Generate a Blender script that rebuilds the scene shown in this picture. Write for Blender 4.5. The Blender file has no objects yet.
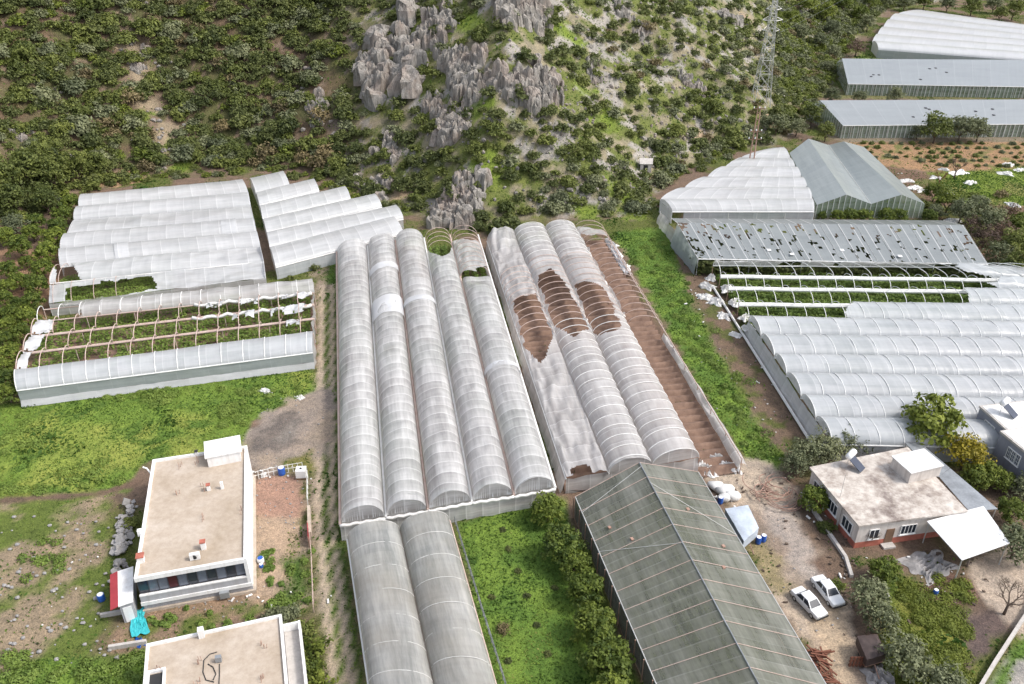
import bpy, math, random
import numpy as np
from mathutils import Vector, Matrix, noise as mnoise
R = math.radians
scene = bpy.context.scene
col = scene.collection
random.seed(7); rng = np.random.default_rng(7)

# ------------------------------------------------------------------ camera geometry
CAM_H = 66.0; FPX = 856.0; TH = math.atan(509/856.0)
CT, ST = math.cos(TH), math.sin(TH)
def ray(px, py):
    u = (px-512)/FPX; v = (342-py)/FPX
    return u, CT+v*ST, -ST+v*CT
def P(px, py, z=0.0):
    d = ray(px, py); t = (z-CAM_H)/d[2]
    return np.array((d[0]*t, d[1]*t))
def P3(px, py, z=0.0):
    p = P(px, py, z); return np.array((p[0], p[1], z))
def Q(x, y, z):
    zz = z-CAM_H; dep = y*CT-zz*ST
    return 512+FPX*x/dep, 342-FPX*(y*ST+zz*CT)/dep

# ------------------------------------------------------------------ numpy noise
def _h(ix, iy, s):
    n = (ix.astype(np.int64)*374761393 + iy.astype(np.int64)*668265263 + s*974711) & 0x7fffffff
    n = ((n ^ (n >> 13))*1274126177) & 0x7fffffff
    return ((n ^ (n >> 16)) & 0xffff)/65535.0
def vnoise(x, y, s=0):
    x = np.asarray(x, float); y = np.asarray(y, float)
    ix = np.floor(x); iy = np.floor(y); fx = x-ix; fy = y-iy
    fx = fx*fx*(3-2*fx); fy = fy*fy*(3-2*fy)
    a = _h(ix, iy, s); b = _h(ix+1, iy, s); c = _h(ix, iy+1, s); d = _h(ix+1, iy+1, s)
    return (a*(1-fx)+b*fx)*(1-fy)+(c*(1-fx)+d*fx)*fy
def fbm(x, y, s=0, o=4):
    t = 0; a = .5; k = 1.0
    for i in range(o):
        t = t+a*vnoise(x*k, y*k, s+i*17); a *= .5; k *= 2.03
    return t/(1-.5**o)
def sstep(a, b, x):
    t = np.clip((np.asarray(x, float)-a)/(b-a), 0, 1); return t*t*(3-2*t)

# ------------------------------------------------------------------ terrain
FOOT = [P(*p) for p in [(-420, 345), (-60, 262), (0, 236), (70, 205), (112, 186), (180, 172), (250, 168), (300, 172), (345, 192), (410, 212),
        (432, 226), (500, 226), (560, 219), (600, 217), (640, 219), (655, 196), (690, 168), (725, 152), (770, 147), (790, 138), (805, 122),
        (822, 98), (838, 78), (846, 55), (866, 30), (890, 9), (960, -1), (1300, -8)]]
FOOT = np.array(FOOT)
_poly = np.vstack([FOOT, [[900, FOOT[-1][1]], [900, 4000], [-4000, 4000], [-4000, FOOT[0][1]]]])
def inside(poly, x, y):
    x = np.asarray(x, float); y = np.asarray(y, float)
    r = np.zeros(x.shape, bool); n = len(poly)
    for i in range(n):
        x0, y0 = poly[i]; x1, y1 = poly[(i+1) % n]
        if y0 == y1: continue
        c = ((y0 > y) != (y1 > y)) & (x < (x1-x0)*(y-y0)/(y1-y0)+x0)
        r ^= c
    return r
def dist_line(pl, x, y):
    d = np.full(np.shape(x), 1e9)
    for i in range(len(pl)-1):
        a = pl[i]; b = pl[i+1]; v = b-a; L = v@v+1e-9
        t = np.clip(((x-a[0])*v[0]+(y-a[1])*v[1])/L, 0, 1)
        d = np.minimum(d, np.hypot(x-a[0]-t*v[0], y-a[1]-t*v[1]))
    return d
def hill_d(x, y):
    d = dist_line(FOOT, x, y)
    return np.where(inside(_poly, x, y), d, -d)
def terr(x, y):
    x = np.asarray(x, float); y = np.asarray(y, float)
    d = hill_d(x, y)
    dp = np.maximum(d, 0)
    sl = .62 + .12*np.exp(-((x+2)/28.)**2)
    h = sl*(dp-5*(1-np.exp(-dp/5.)))
    amp = np.clip(dp/16., 0, 1)
    h = h + amp*(9*(fbm(x/34., y/34., 3)-.5) + 3.2*(fbm(x/9., y/9., 9)-.5))
    h = np.where(h > 120, 120+(h-120)*.25, h)
    flat = .10*(fbm(x/7., y/7., 5)-.5)*np.clip(1-d/3., 0, 1)
    return np.where(d > 0, np.maximum(h, -.05), 0)+flat-.05
_hx = np.arange(-260, 321, 1.0); _hy = np.arange(30, 521, 1.0)
_hg = terr(*np.meshgrid(_hx, _hy))
def terr_fast(x, y):
    """height looked up in a one-metre grid (used only to find where a sight line meets the hill)"""
    x = np.clip(x+260, 0, 579.999); y = np.clip(y-30, 0, 489.999)
    i = x.astype(int); j = y.astype(int); fx = x-i; fy = y-j
    return (_hg[j, i]*(1-fx)+_hg[j, i+1]*fx)*(1-fy)+(_hg[j+1, i]*(1-fx)+_hg[j+1, i+1]*fx)*fy
def G(px, py):
    d = np.array(ray(px, py)); 
    t = np.arange(40, 900, .5)
    X = d[0]*t; Y = d[1]*t; Z = CAM_H+d[2]*t
    hit = np.nonzero(Z < terr_fast(X, Y))[0]
    i = hit[0] if len(hit) else len(t)-1
    return np.array((X[i], Y[i], float(terr(X[i:i+1], Y[i:i+1])[0])))
def gz(x, y): return float(terr(np.array([x]), np.array([y]))[0])

# ------------------------------------------------------------------ mesh helpers
def mesh_np(name, V, F, uv=None, tone=None, colr=None, smooth=False):
    V = np.asarray(V, np.float32); F = np.asarray(F, np.int32); m, k = F.shape
    me = bpy.data.meshes.new(name)
    me.vertices.add(len(V)); me.vertices.foreach_set('co', V.ravel())
    me.loops.add(m*k); me.loops.foreach_set('vertex_index', F.ravel())
    me.polygons.add(m); me.polygons.foreach_set('loop_start', np.arange(0, m*k, k, dtype=np.int32))
    if smooth: me.polygons.foreach_set('use_smooth', np.ones(m, bool))
    if uv is not None:
        l = me.uv_layers.new(name='UVMap'); l.data.foreach_set('uv', np.asarray(uv, np.float32).ravel())
    if tone is not None:
        a = me.attributes.new('tone', 'FLOAT', 'FACE'); a.data.foreach_set('value', np.asarray(tone, np.float32))
    if colr is not None:
        a = me.attributes.new('soil', 'FLOAT_COLOR', 'POINT')
        c = np.ones((len(V), 4), np.float32); c[:, :3] = colr; a.data.foreach_set('color', c.ravel())
    me.update(calc_edges=True); me.validate()
    return me
class MB:
    def __init__(s): s.v = []; s.f = []
    def add(s, vs, fs):
        o = len(s.v); s.v += [tuple(map(float, p)) for p in vs]; s.f += [tuple(i+o for i in f) for f in fs]
    def box(s, c, d, rz=0, tilt=None):
        hx, hy, hz = d[0]/2, d[1]/2, d[2]/2; M = Matrix.Rotation(rz, 3, 'Z')
        if tilt: M = M @ Matrix.Rotation(tilt[0], 3, 'X') @ Matrix.Rotation(tilt[1], 3, 'Y')
        vs = [Vector(c)+M@Vector((sx*hx, sy*hy, sz*hz)) for sz in (-1, 1) for sx, sy in ((-1, -1), (1, -1), (1, 1), (-1, 1))]
        s.add(vs, [(0, 3, 2, 1), (4, 5, 6, 7), (0, 1, 5, 4), (1, 2, 6, 5), (2, 3, 7, 6), (3, 0, 4, 7)])
    def prism(s, poly, z0, z1):
        """poly: xy list; vertical prism (z0, z1 numbers or per-vertex lists)"""
        n = len(poly); a = z0 if hasattr(z0, '__len__') else [z0]*n; b = z1 if hasattr(z1, '__len__') else [z1]*n
        area = sum(poly[i][0]*poly[(i+1) % n][1]-poly[(i+1) % n][0]*poly[i][1] for i in range(n))
        if area < 0: poly = poly[::-1]; a = a[::-1]; b = b[::-1]
        vs = [(p[0], p[1], z) for p, z in zip(poly, a)]+[(p[0], p[1], z) for p, z in zip(poly, b)]
        s.add(vs, [tuple(range(n))[::-1], tuple(range(n, 2*n))]+[(i, (i+1) % n, n+(i+1) % n, n+i) for i in range(n)])
    def quad(s, a, b, c, d): s.add([a, b, c, d], [(0, 1, 2, 3)])
    def slab(s, pts, th):
        """thick sheet through pts (3d, planar-ish polygon), thickened downwards"""
        n = len(pts); lo = [(p[0], p[1], p[2]-th) for p in pts]
        s.add(list(pts)+lo, [tuple(range(n)), tuple(range(2*n-1, n-1, -1))]+[(i, n+i, n+(i+1) % n, (i+1) % n) for i in range(n)])
    def tube(s, pts, r, n=6, r1=None):
        pts = [Vector(p) for p in pts]; k = len(pts); o = len(s.v)
        for i, p in enumerate(pts):
            t = (pts[min(i+1, k-1)]-pts[max(i-1, 0)]).normalized()
            a = t.cross(Vector((0, 0, 1)) if abs(t.z) < .95 else Vector((1, 0, 0))).normalized(); b = t.cross(a)
            rr = r if r1 is None else r+(r1-r)*i/max(1, k-1)
            for j in range(n):
                q = 2*math.pi*j/n; s.v.append(tuple(p+a*(rr*math.cos(q))+b*(rr*math.sin(q))))
        for i in range(k-1):
            for j in range(n):
                s.f.append((o+i*n+j, o+i*n+(j+1) % n, o+(i+1)*n+(j+1) % n, o+(i+1)*n+j))
        s.f.append(tuple(o+j for j in range(n))[::-1]); s.f.append(tuple(o+(k-1)*n+j for j in range(n)))
    def lathe(s, c, prof, n=14, axis='Z'):
        o = len(s.v); c = Vector(c)
        for r, z in prof:
            for j in range(n):
                q = 2*math.pi*j/n
                p = Vector((r*math.cos(q), r*math.sin(q), z)) if axis == 'Z' else (Vector((z, r*math.cos(q), r*math.sin(q))) if axis == 'X' else Vector((r*math.cos(q), z, r*math.sin(q))))
                s.v.append(tuple(c+p))
        for i in range(len(prof)-1):
            for j in range(n):
                s.f.append((o+i*n+j, o+i*n+(j+1) % n, o+(i+1)*n+(j+1) % n, o+(i+1)*n+j))
        s.f.append(tuple(o+j for j in range(n))[::-1]); m = len(prof)-1
        s.f.append(tuple(o+m*n+j for j in range(n)))
    def blob(s, c, r, seed=0, sub=2, amp=.3, flat=0, fr=1.5):
        import bmesh
        bm = bmesh.new(); bmesh.ops.create_icosphere(bm, subdivisions=sub, radius=1)
        o = len(s.v)
        for v in bm.verts:
            q = v.co*fr+Vector((seed*3.7, seed*1.3, seed*2.1)); k = 1+amp*mnoise.noise(q)+amp*.5*mnoise.noise(q*2.3)
            p = Vector((v.co.x*r[0], v.co.y*r[1], max(v.co.z, -flat if flat else -1)*r[2]))*k
            s.v.append(tuple(Vector(c)+p))
        for f in bm.faces: s.f.append(tuple(o+v.index for v in f.verts))
        bm.free()
    def mesh(s, name, off=(0, 0, 0), smooth=False):
        me = bpy.data.meshes.new(name); o = off
        me.from_pydata([(x-o[0], y-o[1], z-o[2]) for x, y, z in s.v], [], s.f)
        if smooth: me.polygons.foreach_set('use_smooth', np.ones(len(me.polygons), bool))
        me.update(); return me
def put(name, me, m, parent=None, loc=None):
    o = bpy.data.objects.new(name, me); col.objects.link(o)
    if m is not None and len(me.materials) == 0: me.materials.append(m)
    if parent is not None: o.parent = parent
    if loc is not None: o.location = loc
    return o
def tag(o, label, cat, group=None, kind=None):
    if label: o['label'] = label
    if cat: o['category'] = cat
    if group: o['group'] = group
    if kind: o['kind'] = kind
    return o
class Thing:
    """an Empty at the thing's base; geometry is handed over in world coordinates"""
    def __init__(s, name, label, cat, loc, group=None):
        s.o = bpy.data.objects.new(name, None); col.objects.link(s.o)
        s.loc = tuple(map(float, loc)); s.o.location = s.loc; s.o.empty_display_size = .3
        tag(s.o, label, cat, group)
    def part(s, name, mb, m, parent=None, smooth=False, label=None):
        if isinstance(mb, MB): me = mb.mesh(name, s.loc, smooth)
        else: me = mb
        o = put(name, me, m, parent or s.o)
        if label: o['label'] = label
        return o
    def np_part(s, name, V, F, m, parent=None, **kw):
        me = mesh_np(name, np.asarray(V)-np.array(s.loc), F, **kw)
        return put(name, me, m, parent or s.o)
def solo(name, label, cat, mb, m, loc, group=None, smooth=False, kind=None):
    o = put(name, mb.mesh(name, loc, smooth), m, None, loc)
    return tag(o, label, cat, group, kind)
def copy_thing(root, loc, rz=0, sc=1.0, label=None, group=None):
    r = root.copy(); col.objects.link(r); r.location = loc; r.rotation_euler = (0, 0, rz)
    r.scale = (sc, sc, sc) if not hasattr(sc, '__len__') else sc
    if label: r['label'] = label
    if group: r['group'] = group
    for ch in list(root.children):
        c = ch.copy(); col.objects.link(c); c.parent = r
        for g in list(ch.children):
            e = g.copy(); col.objects.link(e); e.parent = c
    return r

# ------------------------------------------------------------------ materials
class NT:
    def __init__(s, name):
        s.m = bpy.data.materials.new(name); s.m.use_nodes = True
        s.t = s.m.node_tree; s.t.nodes.clear()
        s.out = s.t.nodes.new('ShaderNodeOutputMaterial')
    def n(s, typ, props=None, **inp):
        nd = s.t.nodes.new('ShaderNode'+typ)
        for k, v in (props or {}).items(): setattr(nd, k, v)
        for k, v in inp.items():
            sock = nd.inputs[int(k[1:])] if k[0] == 'i' and k[1:].isdigit() else nd.inputs[k.replace('_', ' ')]
            if isinstance(v, bpy.types.NodeSocket): s.t.links.new(v, sock)
            else: sock.default_value = v
        return nd
    def ramp(s, fac, stops):
        nd = s.n('ValToRGB', i0=fac); e = nd.color_ramp.elements
        e[0].position, e[0].color = stops[0][0], c4(stops[0][1]); e[1].position, e[1].color = stops[-1][0], c4(stops[-1][1])
        for p, c in stops[1:-1]:
            q = e.new(p); q.color = c4(c)
        return nd.outputs[0]
    def mix(s, f, a, b, bt='MIX'):
        nd = s.n('MixRGB', {'blend_type': bt}); 
        for i, v in enumerate((f, a, b)):
            if isinstance(v, bpy.types.NodeSocket): s.t.links.new(v, nd.inputs[i])
            else: nd.inputs[i].default_value = v if i == 0 else c4(v)
        return nd.outputs[0]
    def math(s, op, a, b=0.0, c=0.0):
        nd = s.n('Math', {'operation': op})
        for i, v in enumerate((a, b, c)):
            if isinstance(v, bpy.types.NodeSocket): s.t.links.new(v, nd.inputs[i])
            else: nd.inputs[i].default_value = v
        return nd.outputs[0]
    def noise(s, vec, scale, detail=4, rough=.55):
        nd = s.n('TexNoise', Scale=scale, Detail=detail, Roughness=rough)
        if vec is not None: s.t.links.new(vec, nd.inputs['Vector'])
        return nd.outputs[0]
    def mapv(s, vec, sc=(1, 1, 1), loc=(0, 0, 0)):
        return s.n('Mapping', Vector=vec, Scale=sc, Location=loc).outputs[0]
    def bump(s, h, st=.3, d=.1): return s.n('Bump', Height=h, Strength=st, Distance=d).outputs[0]
    def bsdf(s, **k): return s.n('BsdfPrincipled', **k).outputs[0]
    def done(s, sh): s.t.links.new(sh, s.out.inputs[0]); return s.m
def c4(c): return tuple(c) if len(c) == 4 else (c[0], c[1], c[2], 1)
def coord(t, which='Object'): return t.n('TexCoord').outputs[which]

def m_plain(name, c, rough=.6, metal=0, var=.25, scale=2.0, dirt=None, bump=0):
    t = NT(name); v = coord(t)
    n = t.noise(v, scale, 5, .6); n2 = t.noise(v, scale*7, 3, .6)
    d = dirt or tuple(x*.55 for x in c)
    f = t.math('MULTIPLY', t.ramp(n, [(.35, (0, 0, 0)), (.75, (1, 1, 1))]), var*2)
    base = t.mix(f, c, d)
    base = t.mix(var*.6, base, t.ramp(n2, [(.3, (.4, .4, .4)), (.7, (1, 1, 1))]), 'MULTIPLY')
    k = dict(Base_Color=base, Roughness=rough, Metallic=metal)
    if bump: k['Normal'] = t.bump(n2, bump, .05)
    return t.done(t.bsdf(**k))

def m_leaf(name, c1, c2, trans=.25, hue=.5):
    t = NT(name)
    at = t.n('Attribute', {'attribute_name': 'tone'}).outputs['Fac']
    oi = t.n('ObjectInfo').outputs['Random']
    f = t.math('ADD', t.math('MULTIPLY', at, 1-hue*.5), t.math('MULTIPLY', oi, hue*.5))
    b = t.mix(f, c1, c2)
    b = t.mix(1, b, t.ramp(oi, [(0, (.78, .8, .8)), (1, (1.15, 1.1, 1.05))]), 'MULTIPLY')
    d = t.bsdf(Base_Color=b, Roughness=.65, Specular_IOR_Level=.3)
    tr = t.n('BsdfTranslucent', Color=t.mix(.5, b, (.16, .22, .03))).outputs[0]
    return t.done(t.n('MixShader', i0=trans, i1=d, i2=tr).outputs[0])

def m_film(name, white=(.74, .75, .76), grey=(.42, .44, .46), clear=.15, seam=2.1, seamw=.07, seam_on=.6, blotch=.5, streak=.5, tint=None):
    """worn plastic sheet; UV: u metres along the bay, v 0..1 over the arch"""
    t = NT(name); uv = t.n('UVMap').outputs[0]
    sep = t.n('SeparateXYZ', i0=uv); u, v = sep.outputs[0], sep.outputs[1]
    n1 = t.noise(t.mapv(uv, (.075, 4.2, 1)), 1.0, 6, .65)
    n2 = t.noise(t.mapv(uv, (1.3, 1.1, 1)), 1.0, 3, .6)
    n3 = t.noise(t.mapv(uv, (.35, 22, 1)), 1.0, 5, .7)
    cell = t.n('TexWhiteNoise', {'noise_dimensions': '2D'},
               Vector=t.n('CombineXYZ', i0=t.math('FLOOR', t.math('DIVIDE', u, seam)), i1=t.math('FLOOR', t.math('MULTIPLY', v, 3.0))).outputs[0]).outputs[0]
    f = t.math('MULTIPLY', t.ramp(n1, [(.3, (0, 0, 0)), (.7, (1, 1, 1))]), blotch)  # long bands: uneven film, with gloss along the arch painted in
    f = t.math('ADD', f, t.math('MULTIPLY', t.ramp(n3, [(.4, (0, 0, 0)), (.72, (1, 1, 1))]), streak*.45))
    f = t.math('ADD', f, t.math('MULTIPLY', t.math('SUBTRACT', cell, .5), .2))
    f = t.math('ADD', f, t.math('MULTIPLY', t.math('SUBTRACT', n2, .5), .5))
    fr = t.math('FRACT', t.math('DIVIDE', u, seam))
    f = t.math('ADD', f, t.math('MULTIPLY', t.math('SUBTRACT', fr, .5), seam_on*.42))
    sm = t.math('LESS_THAN', fr, seamw/seam*2)
    f = t.n('Clamp', i0=f).outputs[0]
    base = t.mix(f, white, grey)
    base = t.mix(t.math('MULTIPLY', sm, seam_on), base, (.84, .84, .84))
    if tint: base = t.mix(t.math('MULTIPLY', t.ramp(t.noise(t.mapv(uv, (.12, 1.2, 1), (4, 2, 0)), 1, 4), [(.45, (0, 0, 0)), (.7, (1, 1, 1))]), .6), base, tint)
    hb = t.math('ADD', t.math('MULTIPLY', n3, .5), n2)
    nm = t.bump(hb, .35, .12)
    d = t.bsdf(Base_Color=base, Roughness=.22, Specular_IOR_Level=.6, Normal=nm)
    tr = t.n('BsdfTranslucent', Color=base, Normal=nm).outputs[0]
    s1 = t.n('MixShader', i0=.35, i1=d, i2=tr).outputs[0]
    a = t.math('MULTIPLY', t.math('ADD', t.math('MULTIPLY', f, .9), .45), clear)
    a = t.math('MULTIPLY', a, t.math('SUBTRACT', 1, t.math('MULTIPLY', sm, seam_on*.8)))
    tp = t.n('BsdfTransparent').outputs[0]
    return t.done(t.n('MixShader', i0=a, i1=s1, i2=tp).outputs[0])

M = {}
M['film_grey'] = m_film('film_grey', (.80, .795, .79), (.40, .40, .405), .36, 1.9, .07, .45, .55, .36)
M['film_old'] = m_film('film_old', (.60, .59, .56), (.33, .34, .33), .16, 3.2, .07, .0, .8, .9, tint=(.36, .33, .27))
M['film_white'] = m_film('film_white', (.76, .765, .77), (.54, .55, .56), .16, 3.1, .06, .5, .6, .45)
M['film_torn'] = m_film('film_torn', (.70, .69, .68), (.44, .425, .42), .32, 2.6, .06, .4, .5, .4)
M['film_blue'] = m_film('film_blue', (.68, .70, .72), (.43, .475, .50), .24, 2.9, .05, .3, .4, .2)
M['film_pure'] = m_film('film_pure', (.76, .765, .78), (.58, .60, .62), .05, 4, .05, .2, .3, .2)
M['net_grey'] = m_film('net_grey', (.46, .50, .50), (.33, .37, .38), .06, 4.2, .06, .1, .5, .35)
M['net_far'] = m_film('net_far', (.42, .45, .47), (.33, .36, .38), .03, 5, .06, .15, .4, .3)
M['net_patch'] = m_film('net_patch', (.36, .385, .39), (.26, .285, .29), .05, 2.6, .08, .6, .5, .3)
M['panel_clear'] = m_film('panel_clear', (.395, .395, .345), (.19, .205, .155), .42, 2.35, .06, .12, .7, .55, tint=(.20, .21, .16))
M['panel_right'] = m_film('panel_right', (.50, .49, .47), (.36, .355, .33), .18, 2.35, .06, .12, .6, .7)  # lighter copy with the sunlit slope put into its colour; unused
M['steel'] = m_plain('steel', (.62, .62, .60), .45, .3, .3, 1.5)
M['white_pipe'] = m_plain('white_pipe', (.78, .78, .76), .5, 0, .2, 1.2)
M['rust_pipe'] = m_plain('rust_pipe', (.42, .27, .21), .75, 0, .4, 1.0, (.24, .13, .09))
M['pink_pipe'] = m_plain('pink_pipe', (.55, .44, .39), .7, 0, .35, .9, (.40, .25, .20))
M['plaster_white'] = m_plain('plaster_white', (.82, .82, .82), .7, 0, .15, .7, (.62, .60, .57))
M['plaster_grey'] = m_plain('plaster_grey', (.42, .42, .44), .75, 0, .15, .7)
M['plaster_blue'] = m_plain('plaster_blue', (.24, .25, .30), .8, 0, .2, .8)
M['plaster_dirty'] = m_plain('plaster_dirty', (.60, .56, .52), .85, 0, .5, .9, (.30, .25, .22))
M['wall_red'] = m_plain('wall_red', (.50, .16, .11), .85, 0, .5, 1.2)
M['footing'] = m_plain('footing', (.55, .46, .37), .85, 0, .4, 1.2)
M['glass_dark'] = m_plain('glass_dark', (.035, .042, .055), .12, 0, .2, .5)
M['glass_mid'] = m_plain('glass_mid', (.14, .16, .20), .15, 0, .3, .7)
M['curtain_red'] = m_plain('curtain_red', (.07, .01, .015), .5, 0, .3, .7)
M['frame_dark'] = m_plain('frame_dark', (.05, .05, .06), .5)
M['red_sheet'] = m_plain('red_sheet', (.42, .05, .06), .5, 0, .25, 1.0)
M['galv'] = m_plain('galv', (.36, .38, .40), .45, .4, .5, .6)
M['wood'] = m_plain('wood', (.22, .13, .08), .85, 0, .5, 1.5)
M['timber_red'] = m_plain('timber_red', (.22, .085, .05), .85, 0, .5, 2)
M['bark'] = m_plain('bark', (.14, .10, .075), .9, 0, .5, 3)
M['twig'] = m_plain('twig', (.26, .20, .16), .9, 0, .4, 3)
M['tarp_turq'] = m_plain('tarp_turq', (.05, .48, .52), .45, 0, .25, 1.0)
M['tarp_brown'] = m_plain('tarp_brown', (.075, .05, .045), .7, 0, .5, 1.2)
M['tarp_grey'] = m_plain('tarp_grey', (.36, .34, .33), .75, 0, .5, 1.0)
M['tarp_pale'] = m_plain('tarp_pale', (.50, .56, .64), .5, 0, .35, .8)
M['blue_plastic'] = m_plain('blue_plastic', (.02, .10, .42), .35, 0, .2, 2)
M['white_plastic'] = m_plain('white_plastic', (.80, .80, .80), .4, 0, .15, 1)
M['car_paint'] = m_plain('car_paint', (.72, .73, .74), .18, 0, .08, .8)
M['tyre'] = m_plain('tyre', (.025, .025, .025), .85)
M['black'] = m_plain('black', (.03, .03, .03), .7)
M['lamp_glass'] = m_plain('lamp_glass', (.55, .55, .52), .1)
M['lamp_red'] = m_plain('lamp_red', (.35, .02, .02), .2)
M['concrete'] = m_plain('concrete', (.46, .43, .40), .9, 0, .45, .5, bump=.2)
M['asphalt'] = m_plain('asphalt', (.22, .215, .21), .9, 0, .3, .5)
M['soil_red'] = m_plain('soil_red', (.25, .16, .115), .95, 0, .5, 1, (.13, .08, .06), bump=.5)
M['slab_stone'] = m_plain('slab_stone', (.36, .345, .335), .9, 0, .45, .8, bump=.3)
M['solar'] = m_plain('solar', (.04, .05, .08), .2, .2)

def m_roof():
    t = NT('roof_screed'); v = coord(t)
    n = t.noise(v, .22, 6, .62); n2 = t.noise(v, 1.6, 5, .65); n3 = t.noise(v, 9, 3)
    b = t.ramp(n, [(.3, (.36, .29, .215)), (.5, (.45, .375, .30)), (.72, (.52, .45, .38))])
    b = t.mix(.5, b, t.ramp(n2, [(.3, (.66, .62, .58)), (.62, (1, 1, 1))]), 'MULTIPLY')
    b = t.mix(.25, b, t.ramp(n3, [(.3, (.6, .6, .6)), (.7, (1, 1, 1))]), 'MULTIPLY')
    return t.done(t.bsdf(Base_Color=b, Roughness=.85))
M['roof_screed'] = m_roof()
def m_roof_old():
    t = NT('roof_worn'); v = coord(t)
    n = t.noise(v, .3, 7, .68); n2 = t.noise(v, 1.1, 6, .7)
    b = t.ramp(n, [(.36, (.24, .20, .18)), (.48, (.48, .435, .39)), (.6, (.60, .56, .51))])
    b = t.mix(.75, b, t.ramp(n2, [(.34, (.42, .36, .33)), (.6, (1, 1, 1))]), 'MULTIPLY')
    return t.done(t.bsdf(Base_Color=b, Roughness=.9))
M['roof_worn'] = m_roof_old()
def m_rock():
    t = NT('limestone'); v = coord(t)
    n = t.noise(t.mapv(v, (1, 1, .16)), 1.3, 7, .7); n2 = t.noise(v, .22, 4); n3 = t.noise(t.mapv(v, (1, 1, .5)), 4, 4)
    b = t.ramp(n, [(.32, (.065, .056, .047)), (.45, (.25, .232, .208)), (.7, (.43, .40, .365))])  # darkest stop paints the shade of vertical cracks into the stone
    b = t.mix(t.math('MULTIPLY', t.ramp(n2, [(.45, (0, 0, 0)), (.65, (1, 1, 1))]), .45), b, (.36, .27, .22))
    b = t.mix(.5, b, t.ramp(n3, [(.3, (.5, .5, .5)), (.7, (1, 1, 1))]), 'MULTIPLY')
    return t.done(t.bsdf(Base_Color=b, Roughness=.95, Normal=t.bump(n, 1.0, .5)))
M['limestone'] = m_rock()
def m_ground():
    t = NT('earth_and_grass'); v = coord(t)
    b = t.n('Attribute', {'attribute_name': 'soil'}).outputs['Color']
    n1 = t.noise(v, .35, 6, .65); n2 = t.noise(v, 1.7, 5, .7); n3 = t.noise(v, 7.0, 3, .7)
    b = t.mix(.55, b, t.ramp(n1, [(.3, (.55, .58, .6)), (.5, (.95, .95, .92)), (.7, (1.25, 1.2, 1.12))]), 'MULTIPLY')
    b = t.mix(.6, b, t.ramp(n2, [(.3, (.5, .52, .5)), (.5, (1, 1, 1)), (.7, (1.35, 1.3, 1.25))]), 'MULTIPLY')
    b = t.mix(.7, b, t.ramp(n3, [(.3, (.45, .45, .45)), (.5, (1, 1, 1)), (.7, (1.5, 1.45, 1.4))]), 'MULTIPLY')
    h = t.math('ADD', t.math('MULTIPLY', n2, .6), t.math('MULTIPLY', n3, .4))
    return t.done(t.bsdf(Base_Color=b, Roughness=.92, Specular_IOR_Level=.25, Normal=t.bump(h, .8, .35)))
M['ground'] = m_ground()
def m_tuft(name='grass_blades'):
    t = NT(name); at = t.n('Attribute', {'attribute_name': 'tone'}).outputs['Fac']
    b = t.ramp(at, [(0, (.045, .095, .017)), (.4, (.085, .150, .028)), (.72, (.165, .232, .042)), (1, (.29, .285, .09))])
    d = t.bsdf(Base_Color=b, Roughness=.7, Specular_IOR_Level=.2)
    tr = t.n('BsdfTranslucent', Color=b).outputs[0]
    return t.done(t.n('MixShader', i0=.3, i1=d, i2=tr).outputs[0])
M['tuft'] = m_tuft()
M['leaf_dark'] = m_leaf('leaf_dark', (.044, .060, .020), (.160, .185, .060))
M['leaf_mid'] = m_leaf('leaf_mid', (.056, .077, .020), (.205, .235, .060))
M['leaf_olive'] = m_leaf('leaf_olive', (.075, .090, .045), (.225, .245, .135), .15)
M['leaf_brown'] = m_leaf('leaf_brown', (.085, .065, .034), (.22, .18, .09), .15)
M['leaf_lime'] = m_leaf('leaf_lime', (.060, .090, .014), (.225, .265, .045))
M['leaf_yellow'] = m_leaf('leaf_yellow', (.14, .125, .014), (.38, .31, .03))
M['leaf_citrus'] = m_leaf('leaf_citrus', (.042, .074, .013), (.18, .225, .036))
M['leaf_maroon'] = m_leaf('leaf_maroon', (.07, .04, .035), (.17, .11, .085), .15)
M['crop'] = m_leaf('crop', (.075, .14, .026), (.28, .37, .08))
def m_plaster(name, c, d):
    t = NT(name); v = coord(t)
    n = t.noise(t.mapv(v, (2.2, 2.2, .18)), 1.0, 5, .65); n2 = t.noise(v, .7, 4); n3 = t.noise(v, 6, 3)
    b = t.mix(t.math('MULTIPLY', t.ramp(n, [(.45, (0, 0, 0)), (.75, (1, 1, 1))]), .55), c, d)
    b = t.mix(t.math('MULTIPLY', t.ramp(n2, [(.5, (0, 0, 0)), (.75, (1, 1, 1))]), .35), b, d)
    b = t.mix(.12, b, t.ramp(n3, [(.3, (.5, .5, .5)), (.7, (1, 1, 1))]), 'MULTIPLY')
    return t.done(t.bsdf(Base_Color=b, Roughness=.85))
M['plaster_white'] = m_plaster('plaster_white', (.78, .775, .765), (.52, .49, .45))
M['plaster_grey'] = m_plaster('plaster_grey', (.40, .40, .42), (.27, .26, .25))
M['plaster_blue'] = m_plaster('plaster_blue', (.24, .25, .30), (.16, .16, .18))
M['plaster_dirty'] = m_plaster('plaster_dirty', (.62, .57, .53), (.26, .22, .19))
M['concrete'] = m_plaster('concrete', (.48, .45, .42), (.26, .235, .215))
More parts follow.
